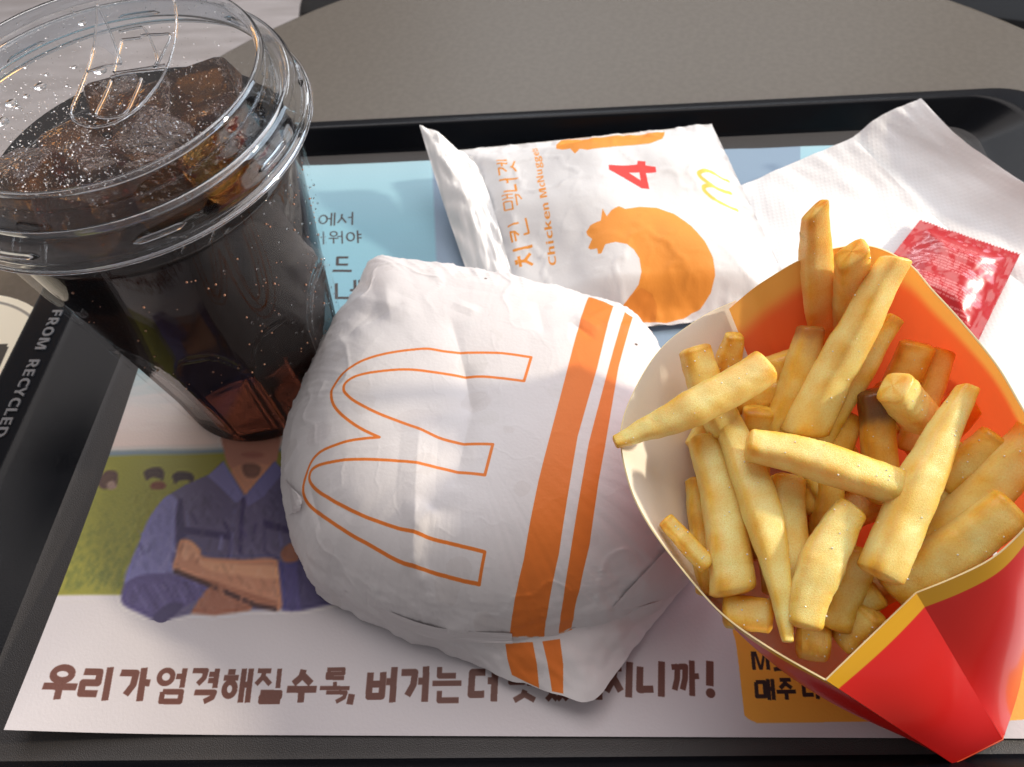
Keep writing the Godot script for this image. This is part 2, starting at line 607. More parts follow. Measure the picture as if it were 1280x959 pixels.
func tray() -> void:
	var t := thing("serving_tray", "dark plastic serving tray with a raised rim and embossed lettering", "tray", Vector3(0.015, -0.006, -0.168))
	var wall := mat(Color(0.05, 0.056, 0.075), 0.24)
	wall.metallic_specular = 0.27
	bump(wall, MT.grain, 0.003, 22.0)
	var fm := mat(Color(0.20, 0.19, 0.19), 0.5)
	bump(fm, MT.grain, 0.012, 30.0)
	part("tray_floor", loops([
		rrect(0.01, 0.02, -0.18, -0.17, 0.004, -0.0008), rrect(-0.176, 0.2095, -0.306, -0.0315, 0.012, -0.0008),
		rrect(-0.1785, 0.212, -0.3085, -0.029, 0.0135, -0.0004)]), fm, t)
	part("rim", loops([
		rrect(-0.1785, 0.212, -0.3085, -0.029, 0.0135, -0.0004), rrect(-0.1800, 0.2135, -0.3093, -0.0283, 0.0145, 0.0004), rrect(-0.1818, 0.2150, -0.3100, -0.0275, 0.0155, 0.0014),
		rrect(-0.1965, 0.2290, -0.3150, -0.0200, 0.022, 0.0100), rrect(-0.1985, 0.2305, -0.3158, -0.0190, 0.023, 0.0108), rrect(-0.2005, 0.2330, -0.3172, -0.0178, 0.024, 0.0112),
		rrect(-0.2170, 0.2500, -0.3215, -0.0135, 0.030, 0.0106), rrect(-0.2195, 0.2525, -0.3228, -0.0122, 0.031, 0.0098), rrect(-0.2205, 0.2535, -0.3232, -0.0118, 0.032, 0.0085),
		rrect(-0.2195, 0.2525, -0.3228, -0.0122, 0.032, 0.0074), rrect(-0.2010, 0.2330, -0.3180, -0.0175, 0.026, 0.0080), rrect(-0.1830, 0.2160, -0.3110, -0.0260, 0.016, -0.0040),
		rrect(-0.1790, 0.2130, -0.3090, -0.0285, 0.014, -0.0056), rrect(0.01, 0.02, -0.18, -0.17, 0.004, -0.0056)]), wall, t)
	# raised letters along the left flange, read from outside the tray
	var tm := TextMesh.new()
	var f := SystemFont.new()
	f.font_names = PackedStringArray(["Droid Sans"])
	f.font_weight = 700
	tm.font = f
	tm.text = "FROM  RECYCLED"
	tm.font_size = 16
	tm.pixel_size = 0.0006
	tm.depth = 0.0012
	var m := mat(Color(0.42, 0.42, 0.43), 0.5)
	var o := part("embossed_lettering", tm, m, t)
	var c0 := P(68, 398, 0.0112)
	var c1 := P(9, 525, 0.0112)
	var d := (c1 - c0)
	d.y = 0
	var size := tm.get_aabb().size
	var k := d.length() / (size.x * 11.3 / 14.0)
	var dx := d.normalized()
	var b := Basis(dx * k, dx.cross(Vector3.DOWN).normalized() * k, Vector3.UP * k)
	b.y = Vector3.UP.cross(dx) * k * 0.78
	var start := c0 - dx * 0.004
	o.transform = Transform3D(b, start + dx * size.x * k / 2.0 - t.position)

# ---------------------------------------------------------------- printed placemat
const MAT_SIZE := Vector2(2000, 1440)
func mat_px(pts: Array) -> PackedVector2Array:
	var out := PackedVector2Array()
	for k in range(0, pts.size(), 2): out.append(mat_uv(P(pts[k], pts[k + 1])) * MAT_SIZE)
	return out

func mat_uv(p: Vector3) -> Vector2:
	return Vector2((p.x + 0.18) / 0.39, (p.z + 0.305) / 0.281)

func sm(pts: Array, col: Color, closed := true) -> void:
	poly(smooth2(Array(mat_px(pts)), closed), col)

func placemat() -> void:
	sheet(2000, 1440, Color(0.795, 0.775, 0.79))
	var horizon := mat_uv(P(170, 571)).y * 1440
	var band := mat_uv(P(120, 748)).y * 1440
	# sky: blue above, pale cloud low down
	var g := Gradient.new()
	g.offsets = PackedFloat32Array([0.0, 0.3, 0.62, 0.72, 0.86, 0.97, 1.0])
	g.colors = PackedColorArray([Color(0.62, 0.76, 0.81), Color(0.49, 0.69, 0.76), Color(0.44, 0.63, 0.71), Color(0.52, 0.69, 0.73), Color(0.86, 0.82, 0.80), Color(0.88, 0.80, 0.76), Color(0.62, 0.68, 0.69)])
	for y in int(horizon * 2):
		im.fill_rect(Rect2i(0, y, 4000, 1), g.sample(y / (horizon * 2.0)))
	for k in 240:
		var y := horizon * rng.randf_range(0.70, 0.93)
		var x := rng.randf_range(0, 2000)
		var w := rng.randf_range(30, 120)
		var base := g.sample(y / horizon)
		var e := PackedVector2Array()
		for j in 16: e.append(Vector2(x + cos(TAU * j / 16) * w, y + sin(TAU * j / 16) * w * 0.16))
		poly(e, base.lerp(Color(0.93, 0.89, 0.86), rng.randf_range(0.05, 0.25)))
	# greyer panel of the print to the right
	poly(mat_px([540, 195, 1000, 150, 1000, 420, 800, 480, 552, 480]), Color(0.50, 0.59, 0.68))
	# far hills, then grass
	poly(mat_px([100, 566, 300, 562, 620, 560, 640, 575, 100, 580]), Color(0.50, 0.56, 0.58))
	poly(PackedVector2Array([Vector2(0, horizon), Vector2(1100, horizon - 2), Vector2(1100, band), Vector2(0, band)]), Color(0.56, 0.55, 0.24))
	for k in 5200:
		var f := pow(rng.randf(), 0.8)
		var y := lerpf(horizon + 2, band - 6, f)
		var x := rng.randf_range(0, 1000)
		var c := Color(0.59, 0.575, 0.25).lerp(Color(0.43, 0.455, 0.22), clampf(f * 1.1 + rng.randf_range(-0.35, 0.35), 0, 1))
		var s := 2.0 + 11.0 * f
		stroke(PackedVector2Array([Vector2(x, y), Vector2(x + rng.randf_range(-0.5, 0.5) * s, y - s)]), 1.0 + 1.6 * f, c, false, false)
	im.fill_rect(Rect2i(0, int(band * 2), 4000, 2880), Color(0.795, 0.775, 0.79))
	# cows
	var cow := Color(0.27, 0.20, 0.19)
	sm([182, 592, 190, 587, 201, 586, 206, 591, 206, 597, 202, 600, 193, 598, 185, 601], cow)
	for x in [184, 203]: poly(mat_px([x, 597, x + 3, 597, x + 3, 602, x, 602]), cow)
	sm([217, 596, 224, 591, 238, 592, 243, 597, 242, 602, 232, 601, 220, 603], Color(0.24, 0.19, 0.2))
	for x in [219, 238]: poly(mat_px([x, 600, x + 3, 600, x + 3, 606, x, 606]), Color(0.24, 0.19, 0.2))
	sm([190, 608, 196, 604, 205, 604, 209, 609, 205, 613, 192, 613], Color(0.46, 0.27, 0.2))
	sm([128, 597, 136, 590, 148, 592, 149, 604, 146, 612, 130, 613, 124, 605], Color(0.36, 0.27, 0.24))
	sm([136, 606, 144, 603, 148, 612, 138, 614], Color(0.6, 0.5, 0.45))
	# standing man with folded arms, cut off at the chin by the cup
	var shirt := Color(0.40, 0.375, 0.50)
	var dark := Color(0.28, 0.25, 0.40)
	var light_ := Color(0.50, 0.49, 0.68)
	var skin := Color(0.78, 0.55, 0.44)
	var skin_d := Color(0.62, 0.41, 0.33)
	sm([283, 540, 345, 540, 349, 565, 342, 588, 330, 600, 308, 602, 290, 590, 281, 566], Color(0.72, 0.50, 0.42))
	sm([293, 585, 336, 582, 340, 600, 322, 634, 304, 628, 294, 606], skin)
	sm([304, 583, 318, 581, 327, 586, 322, 597, 308, 597], Color(0.52, 0.37, 0.32))
	sm([306, 567, 326, 567, 331, 571, 318, 574, 303, 571], Color(0.66, 0.43, 0.37))
	poly(mat_px([157, 754, 160, 727, 177, 680, 190, 647, 213, 620, 233, 607, 262, 594, 280, 577, 307, 620, 344, 577, 357, 590, 380, 625, 405, 670, 430, 735, 428, 752, 367, 763, 313, 763, 247, 767, 200, 780, 160, 760]), shirt)
	sm([160, 727, 177, 680, 190, 647, 213, 620, 228, 640, 226, 690, 210, 730, 175, 742], light_)
	sm([222, 640, 229, 625, 232, 690, 226, 715, 222, 690], dark)
	poly(mat_px([260, 596, 281, 578, 300, 612, 306, 622, 296, 630, 278, 612]), light_)
	poly(mat_px([344, 578, 356, 590, 330, 622, 310, 634, 306, 622]), Color(0.46, 0.44, 0.62))
	stroke(mat_px([305, 624, 302, 660, 300, 703]), 7, dark, false, true)
	stroke(mat_px([294, 634, 291, 668, 289, 702]), 2, light_, false, true)
	for s in [[232, 660, 290, 668, 288, 676, 262, 672, 231, 669], [330, 650, 362, 660, 362, 668, 330, 660]]: poly(mat_px(s), dark)
	stroke(mat_px([233, 668, 234, 700, 286, 704, 289, 674]), 2.4, dark)
	stroke(mat_px([331, 662, 331, 690, 350, 700]), 2.4, dark)
	for k in 26:
		var x := rng.randf_range(170, 380)
		var y := rng.randf_range(640, 745)
		if x > 232 and y > 672: continue
		stroke(mat_px([x, y, x + rng.randf_range(-6, 8), y + rng.randf_range(10, 22)]), rng.randf_range(1.5, 4), [dark, light_, Color(0.35, 0.31, 0.48)][k % 3])
	# arms
	sm([160, 735, 180, 722, 215, 720, 264, 728, 262, 742, 240, 756, 205, 776, 176, 768, 159, 757], Color(0.37, 0.33, 0.52))
	poly(mat_px([264, 733, 318, 757, 313, 764, 268, 770, 240, 768, 252, 748]), skin_d)
	sm([227, 677, 240, 677, 252, 688, 257, 697, 300, 700, 350, 703, 352, 760, 328, 758, 288, 742, 248, 726, 220, 715, 222, 696], skin)
	sm([228, 680, 240, 679, 250, 690, 246, 700, 230, 700], Color(0.84, 0.62, 0.50))
	sm([252, 702, 300, 706, 348, 709, 348, 724, 300, 720, 262, 714], Color(0.85, 0.63, 0.50))
	sm([258, 724, 300, 738, 345, 752, 345, 758, 326, 755, 286, 740, 250, 726], Color(0.64, 0.42, 0.33))
	for k in 4: stroke(mat_px([231 + k * 6, 684 + k * 5, 226 + k * 7, 694 + k * 4]), 2.0, Color(0.60, 0.40, 0.32))
	for k in 7: stroke(mat_px([172 + k * 12, 736 - k * 1.5, 190 + k * 11, 766 - k * 3]), 3.0, Color(0.30, 0.27, 0.44) if k % 2 else Color(0.46, 0.43, 0.62))
	stroke(mat_px([222, 716, 250, 727, 290, 744, 320, 757, 345, 762]), 7, Color(0.30, 0.19, 0.19))
	poly(mat_px([348, 703, 372, 702, 376, 764, 354, 764]), Color(0.33, 0.30, 0.52))
	poly(mat_px([372, 700, 400, 700, 432, 752, 376, 764]), Color(0.30, 0.27, 0.44))
	sm([352, 690, 366, 680, 374, 700, 356, 703], skin_d)
	sm([196, 772, 215, 756, 232, 758, 212, 778, 200, 780], dark)
	for k in 620:
		var q := mat_px([rng.randf_range(165, 385), rng.randf_range(612, 762)])[0]
		if q.x < 4 or q.y < 4 or q.x > 1990 or q.y > 1430: continue
		var c := im.get_pixel(int(q.x * 2), int(q.y * 2))
		var d := Vector2.from_angle(rng.randf_range(0.6, 1.9)) * rng.randf_range(8, 26)
		var c2 := im.get_pixel(clampi(int((q.x + d.x) * 2), 0, 3999), clampi(int((q.y + d.y) * 2), 0, 2879))
		if absf(c.r - c2.r) + absf(c.b - c2.b) < 0.05: stroke(PackedVector2Array([q, q + d]), rng.randf_range(2, 5), c.lightened(0.055) if k % 2 else c.darkened(0.09))
	# the picture is a soft photographic print: blur it, then lay a little grain over it
	var area_ := Rect2i(0, 0, 2400, int(band * 2) + 90)
	var art := im.get_region(area_)
	art.resize(area_.size.x / 10, area_.size.y / 10, Image.INTERPOLATE_LANCZOS)
	art.resize(area_.size.x, area_.size.y, Image.INTERPOLATE_CUBIC)
	im.blit_rect(art, Rect2i(Vector2i.ZERO, area_.size), Vector2i.ZERO)
	# headline
	var brown := Color(0.40, 0.24, 0.20)
	var ink := Color(0.17, 0.13, 0.13)
	word("우리가", Vector2(72, 838), Vector2(126, -1), Vector2(-9, 41), 11, brown)
	word("엄격해질수록", Vector2(201, 837), Vector2(240, -1), Vector2(-8, 42), 11, brown)
	stroke(mat_px([440, 868, 437, 881]), 11, brown, false, false)
	word("버거는", Vector2(461, 835), Vector2(119, -2), Vector2(-4, 44), 11, brown)
	word("더", Vector2(588, 834), Vector2(38, -1), Vector2(-3, 44), 11, brown)
	word("맛있어", Vector2(636, 833), Vector2(120, -2), Vector2(-3, 44), 11, brown)
	word("지니까", Vector2(757, 829), Vector2(120, -3), Vector2(-2, 44), 11, brown)
	stroke(mat_px([887, 827, 887, 858]), 12, brown, false, false)
	dot(mat_px([888, 867])[0], 7.5, brown)
	# lines on the sky
	word("에서", Vector2(398, 268), Vector2(47, -2), Vector2(-1, 16), 4.2, ink)
	word("키워야", Vector2(388, 291), Vector2(66, -2), Vector2(0, 16), 4.2, ink)
	word("드", Vector2(416, 322), Vector2(26, 0), Vector2(-1, 24), 7, ink)
	word("네", Vector2(418, 352), Vector2(36, -1), Vector2(0, 28), 7, ink)
	# orange label
	var lab := smooth2(Array(mat_px([917, 786, 916, 792, 920, 808, 929, 884, 932, 896, 944, 903, 960, 904, 1100, 902, 1320, 897, 1320, 860, 1315, 778, 1100, 780, 930, 783])), true, 3)
	poly(lab, Color(0.94, 0.66, 0.24))
	latin("M", mat_px([938, 815])[0], mat_px([960, 815])[0] - mat_px([938, 815])[0], mat_px([940, 838])[0] - mat_px([938, 815])[0], ink)
	word("오더", Vector2(964, 814), Vector2(52, -1), Vector2(2, 25), 6, ink)
	word("매주", Vector2(942, 850), Vector2(52, -1), Vector2(2, 26), 6, ink)
	word("다", Vector2(1001, 849), Vector2(27, -1), Vector2(2, 26), 6, ink)
	var m := paper(printed(), 0.0)
	m.roughness = 0.5
	# the sheet, its near left corner riding up the tray's edge
	var bl := Vector3(-0.1735, 0, -0.0368)
	var tl := Vector3(-0.1740, 0, -0.3014)
	var tr := Vector3(0.2045, 0, -0.2966)
	var br := Vector3(0.2045, 0, -0.0322)
	var v := PackedVector3Array()
	var uv := PackedVector2Array()
	for i in 49:
		for j in 65:
			var a := j / 64.0
			var b := i / 48.0
			var p := tl.lerp(tr, a).lerp(bl.lerp(br, a), b)
			uv.append(mat_uv(p))
			var lift := pow(clampf(1.0 - Vector2(p.x + 0.1735, (p.z + 0.0368) * 0.55).length() / 0.075, 0, 1), 2.0)
			p.y = 0.0002 + 0.0085 * lift + 0.0006 * (noise_a.get_noise_2d(p.x * 22, p.z * 22) + 0.6) * smoothstep(0.0, 0.02, minf(minf(p.x + 0.174, 0.2045 - p.x), -0.034 - p.z) + 0.001)
			v.append(p)
	tag(part("placemat", build(v, grid_idx(49, 65), uv), m), "printed paper placemat with a man in denim, cows and a brown headline", "placemat")

func word(text: String, a: Vector2, along: Vector2, down: Vector2, w: float, col: Color) -> void:
	var q := mat_px([a.x, a.y, a.x + along.x, a.y + along.y, a.x + down.x, a.y + down.y])
	hangul(text, q[0], q[1] - q[0], q[2] - q[0], w, col)

# ---------------------------------------------------------------- cup of cola
const CUP := Vector2(-0.1172, -0.1747)

func cup_r(r: float, y: float, a: float) -> float:      # ten flat panels with arched tops round the lower half
	var m := fposmod(a / TAU * 10.0 + 0.25, 1.0) * 2.0 - 1.0
	var top := 0.066 - 0.020 * pow(absf(m), 3.0)
	var k := smoothstep(top + 0.001, top - 0.001, y) * smoothstep(0.002, 0.004, y) * smoothstep(0.97, 0.90, absf(m))
	var flat := r * cos(PI / 10.0) / cos(m * PI / 10.0)
	return lerpf(r, flat - 0.0007, k)

func cup() -> void:
	var t := thing("cola_cup", "clear plastic cup of iced cola with a clear sip lid beaded with droplets", "cup", Vector3(CUP.x, 0.0006, CUP.y))
	var clear := mat(Color(0.97, 0.98, 1.0, 0.004), 0.04)
	clear.metallic_specular = 0.25
	clear.transparency = BaseMaterial3D.TRANSPARENCY_ALPHA
	var lidm := mat(Color(0.97, 0.98, 1.0, 0.014), 0.06)
	lidm.metallic_specular = 0.42
	lidm.transparency = BaseMaterial3D.TRANSPARENCY_ALPHA
	var prof := []
	prof.append(Vector2(0.0005, 0.0012))
	prof.append(Vector2(0.031, 0.0012))
	prof.append(Vector2(0.0340, 0.0004))
	for i in 62:
		var y := 0.001 + 0.122 * i / 61.0
		prof.append(Vector2(0.0350 + 0.108 * y, y))
	prof.append(Vector2(0.0492, 0.1240))
	prof.append(Vector2(0.0495, 0.1252))
	prof.append(Vector2(0.0486, 0.1260))
	part("cup_wall", lathe(prof, 240, CUP.x, CUP.y, false, cup_r), clear, t)
	# cola
	var cola := mat(Color(0.112, 0.037, 0.018, 0.08), 0.03)
	cola.metallic_specular = 0.22
	cola.refraction_enabled = true
	cola.refraction_scale = 0.033
	cola.transparency = BaseMaterial3D.TRANSPARENCY_ALPHA
	var lp := [Vector2(0.0005, 0.0016), Vector2(0.0325, 0.0016)]
	for i in 56:
		var y := 0.0022 + 0.1096 * i / 55.0
		lp.append(Vector2(0.0350 + 0.108 * y - lerpf(0.0011, 0.0021, smoothstep(0.0, 0.02, y)), y))
	lp.append(Vector2(0.0446, 0.1120))
	lp.append(Vector2(0.030, 0.1117))
	lp.append(Vector2(0.0005, 0.1117))
	part("cola", lathe(lp, 200, CUP.x, CUP.y, false, cup_r), cola, t)
	# ice
	var ice := mat(Color(0.82, 0.52, 0.24, 0.05), 0.04)  # amber: sun glowing through the cola, put into the ice colour
	ice.refraction_enabled = true
	ice.refraction_scale = 0.031
	ice.transparency = BaseMaterial3D.TRANSPARENCY_ALPHA
	bump(ice, MT.fibre, 0.05, 12.0)
	for k in 11:
		var a := k * 2.4
		var r := 0.033 * sqrt((k + 0.4) / 11.0)
		var b := Basis.from_euler(Vector3(rng.randf_range(-0.6, 0.6), rng.randf() * 3, rng.randf_range(-0.6, 0.6)))
		var s := rng.randf_range(0.015, 0.020)
		part("ice_cube", box_mesh(Vector3(s, s * 0.9, s * 1.1), 0.003, Transform3D(b, Vector3(CUP.x + r * cos(a), 0.1125 + rng.randf_range(-0.004, 0.004), CUP.y + r * sin(a)))), ice, t)
	# bubbles clinging to the inside of the wall
	var sp := SphereMesh.new()
	sp.radius = 1.0
	sp.height = 2.0
	sp.radial_segments = 10
	sp.rings = 5
	var bm := mat(Color(0.66, 0.47, 0.37), 0.3)
	var xs := []
	for k in 620:
		var a := rng.randf_range(-0.9, 2.6)
		var y := rng.randf_range(0.012, 0.106)
		if a > 1.2 and rng.randf() < 0.6: continue
		if noise_a.get_noise_2d(a * 3.0, y * 60.0) < rng.randf_range(-0.3, 0.3): continue
		var r := cup_r(0.0350 + 0.108 * y - 0.0021, y, a) + 0.0001
		xs.append(Transform3D(Basis().scaled(Vector3.ONE * (0.00010 + 0.00030 * pow(rng.randf(), 2.0))), Vector3(CUP.x + r * cos(a), y, CUP.y + r * sin(a))))
	many("bubbles", sp, bm, xs, t)
	# lid
	var lid := Node3D.new()
	lid.name = "lid"
	t.add_child(lid)
	var lpf := []
	for p in [[.0529, .1226], [.0529, .1234], [.0520, .1239], [.0515, .1246], [.0511, .1300], [.0506, .1316], [.0498, .1325], [.0488, .1326], [.0479, .1316], [.0472, .1294], [.0467, .1287], [.0461, .1288], [.0457, .1296], [.0454, .1320], [.0450, .1382], [.0447, .1394], [.0441, .1401], [.0434, .1400], [.0429, .1392], [.0426, .1378], [.0421, .1372], [.0400, .1370], [.030, .1370], [.015, .1371], [.0004, .1371]]: lpf.append(Vector2(p[0], p[1]))
	var fine := []
	for i in lpf.size() - 1:
		for k in 4: fine.append(cat(lpf[maxi(i - 1, 0)], lpf[i], lpf[i + 1], lpf[mini(i + 2, lpf.size() - 1)], k / 4.0))
	fine.append(lpf[-1])
	var glass := mat(Color(0.98, 0.99, 1.0, 0.0), 0.03)
	glass.refraction_enabled = true
	glass.refraction_scale = 0.05
	glass.transparency = BaseMaterial3D.TRANSPARENCY_ALPHA
	var shell := []
	var back := []
	var discp := []
	for i in fine.size():
		var q: Vector2 = fine[i]
		if q.x < 0.0424:
			discp.append(q)
			continue
		var d: Vector2 = (fine[mini(i + 1, fine.size() - 1)] - fine[maxi(i - 1, 0)]).normalized()
		shell.append(q)
		back.push_front(q + Vector2(-d.y, d.x) * 0.00042)
	var closed := shell + back
	closed.append(shell[0])
	part("lid_rim", lathe(closed, 160, CUP.x, CUP.y), glass, lid)
	part("lid_top", lathe(discp, 120, CUP.x, CUP.y), lidm, lid)
	for rr in [[0.0530, 0.1228, 0.0006]]:
		var ring := PackedVector3Array()
		for k in 129: ring.append(Vector3(CUP.x + rr[0] * cos(TAU * k / 128), rr[1], CUP.y + rr[0] * sin(TAU * k / 128)))
		part("rolled_edge", tube(ring, rr[2], 8), glass, lid)
	for k in 9:
		var a0 := TAU * k / 9.0 + 0.25
		var rib := PackedVector3Array()
		for j in 9:
			var a := a0 + 0.26 * j / 8.0
			rib.append(Vector3(CUP.x + 0.0513 * cos(a), 0.1268, CUP.y + 0.0513 * sin(a)))
		part("grip_rib", tube(rib, 0.0009, 8, func(x): return sqrt(clampf(1.0 - pow(2.0 * x - 1.0, 8.0), 0.02, 1.0))), glass, lid)
	# tear-back sip tab
	var tab := Node3D.new()
	tab.name = "sip_tab"
	t.add_child(tab)
	var yd := 0.1374
	for l in [[117, 60, 110, 85, 98, 115, 89, 138, 92, 150, 104, 157, 122, 159, 146, 152, 172, 135, 196, 107, 211, 78, 219, 48, 220, 18, 217, 0],
			[139, 101, 130, 122, 120, 143, 126, 147, 142, 147, 157, 141, 168, 120, 177, 98],
			[138, 96, 160, 91, 190, 88, 207, 86], [143, 91, 170, 87, 206, 81],
			[148, 40, 165, 36, 179, 35, 188, 50, 196, 72, 193, 84], [150, 50, 176, 47], [176, 44, 200, 43, 213, 44, 205, 64, 195, 84], [142, 90, 147, 70, 152, 52]]:
		var pts := []
		for k in range(0, l.size(), 2): pts.append(P(l[k], l[k + 1], yd))
		part("ridge", tube(curve3(pts, 40), 0.00036, 6), glass, tab)
	var tip := P(121, 5, 0.1475)
	var flap := [[tip, P(117, 60, yd), P(108, 90, yd)], [tip, P(124, 44, yd + 0.004), P(136, 60, yd + 0.002)], [P(152, 80, yd), P(140, 46, yd + 0.004), P(128, 30, 0.143)]]
	var fv := PackedVector3Array()
	for i in 13:
		var s := i / 12.0
		for j in 7:
			var u := j / 6.0
			var a: Vector3 = flap[0][1].lerp(tip, s) if s < 1 else tip
			var b: Vector3 = flap[2][0].lerp(tip, s)
			var p: Vector3 = a.lerp(b, u)
			p.y += 0.0025 * sin(PI * u) * (1.0 - s)
			fv.append(p)
	var frosted := mat(Color(0.93, 0.95, 1.0, 0.22), 0.2)
	frosted.transparency = BaseMaterial3D.TRANSPARENCY_ALPHA
	part("tab_flap", build(fv, grid_idx(13, 7)), frosted, tab)
	for e in [[flap[0][1], tip], [flap[2][0], tip], [flap[0][2], flap[2][0]]]:
		part("flap_edge", tube(curve3([e[0], e[0].lerp(e[1], 0.5) + Vector3(0.0006, 0.0006, 0), e[1]], 16), 0.0003, 6), glass, tab)
	# droplets on the lid, thickest towards the near edge
	var dm := mat(Color(1, 1, 1, 0.0), 0.02)
	dm.refraction_enabled = true
	dm.refraction_scale = 0.033
	dm.transparency = BaseMaterial3D.TRANSPARENCY_ALPHA
	var ds := []
	while ds.size() < 1500:
		var a := rng.randf() * TAU
		var r := 0.0415 * sqrt(rng.randf())
		var x := r * cos(a)
		var z := r * sin(a)
		var near := (z * 0.8 - x * 0.15) / 0.0415
		if rng.randf() > 0.10 + 0.9 * smoothstep(-0.4, 0.75, near): continue
		var s := 0.00009 + 0.00022 * pow(rng.randf(), 3.0)
		ds.append(Transform3D(Basis().scaled(Vector3(s, s * 0.6, s)), Vector3(CUP.x + x, 0.13725, CUP.y + z)))
	for k in 260:
		var a := rng.randf() * TAU
		var y := rng.randf_range(0.131, 0.138)
		var r := 0.0454 - (y - 0.132) * 0.065
		ds.append(Transform3D(Basis().scaled(Vector3.ONE * rng.randf_range(0.0001, 0.0003)), Vector3(CUP.x + r * cos(a), y, CUP.y + r * sin(a))))
	many("droplets", sp, dm, ds, lid)
	var glint_specks := []  # sun glints on the droplets, made as tiny opaque pale spheres
	while glint_specks.size() < 2000:
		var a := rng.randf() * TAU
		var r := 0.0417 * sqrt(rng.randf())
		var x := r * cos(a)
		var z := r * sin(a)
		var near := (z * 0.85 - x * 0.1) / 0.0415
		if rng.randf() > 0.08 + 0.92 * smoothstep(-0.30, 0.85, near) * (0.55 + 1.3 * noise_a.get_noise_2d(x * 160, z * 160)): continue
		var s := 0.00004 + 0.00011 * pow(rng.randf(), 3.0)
		glint_specks.append(Transform3D(Basis().scaled(Vector3(s, s * 0.6, s)), Vector3(CUP.x + x, 0.13735, CUP.y + z)))
	many("glint_specks", sp, mat(Color(0.54, 0.52, 0.50), 0.12), glint_specks, lid)
	var big := []
	for q in [[125, 88, 10], [50, 108, 9], [14, 129, 9], [93, 84, 4], [32, 84, 4], [58, 93, 4], [103, 29, 7], [2, 152, 10], [33, 120, 5], [84, 107, 3], [22, 134, 4]]:
		var c := P(q[0], q[1], 0.1371)
		var s: float = q[2] * 0.00016
		big.append(Transform3D(Basis().scaled(Vector3(s * 1.2, s * 0.5, s)), c))
	many("large_droplets", sp, dm, big, lid)
	# drops of condensation on the outside, right hand side
	var cs := []
	for k in 130:
		var a := rng.randf_range(-0.9, 0.9)
		var y := rng.randf_range(0.03, 0.118)
		var r := cup_r(0.0350 + 0.108 * y, y, a)
		cs.append(Transform3D(Basis().scaled(Vector3.ONE * rng.randf_range(0.00012, 0.0005)), Vector3(CUP.x + r * cos(a), y, CUP.y + r * sin(a))))
	many("condensation", sp, dm, cs, t)

func many(called: String, m: Mesh, mt: Material, xs: Array, parent: Node3D) -> void:
	var mm := MultiMesh.new()
	mm.transform_format = MultiMesh.TRANSFORM_3D
	mm.mesh = m
	mm.instance_count = xs.size()
	var off := Vector3.ZERO
	var q: Node = parent
	while q is Node3D and q != self:
		off += (q as Node3D).position
		q = q.get_parent()
	for i in xs.size():
		var x: Transform3D = xs[i]
		x.origin -= off
		mm.set_instance_transform(i, x)
	var o := MultiMeshInstance3D.new()
	o.name = called
	o.multimesh = mm
	o.material_override = mt
	parent.add_child(o, true)
	o.set_meta("kind", "stuff")

# ---------------------------------------------------------------- paper
func over(m: StandardMaterial3D, tex: Texture2D) -> void:       # a print laid over the material, on the sheet's own coordinates
	m.detail_enabled = true
	m.detail_blend_mode = BaseMaterial3D.BLEND_MODE_MIX
	m.detail_uv_layer = BaseMaterial3D.DETAIL_UV_2
	m.detail_albedo = tex

func paper(tex: Texture2D, through := 0.25) -> StandardMaterial3D:
	var m := mat(Color.WHITE, 0.6)
	over(m, tex)
	m.heightmap_enabled = true
	m.heightmap_texture = MT.fibre
	m.heightmap_scale = 0.004
	m.uv1_triplanar = true
	m.uv1_scale = Vector3.ONE * 26.0
	m.backlight_enabled = through > 0
	m.backlight = Color(through, through, through)
	return m

func ring_at(ctrl: Array, phi: float) -> float:          # ctrl: [[angle, value], ...] sorted; smooth and periodic
	var n := ctrl.size()
	for i in n:
		var a0: float = ctrl[i][0]
		var a1: float = ctrl[(i + 1) % n][0] + (TAU if i == n - 1 else 0.0)
		var p := phi
		if i == n - 1 and p < a0: p += TAU
		if p >= a0 and p <= a1:
			return cat(ctrl[(i - 1 + n) % n][1], ctrl[i][1], ctrl[(i + 1) % n][1], ctrl[(i + 2) % n][1], (p - a0) / maxf(a1 - a0, 1e-6))
	return ctrl[0][1]

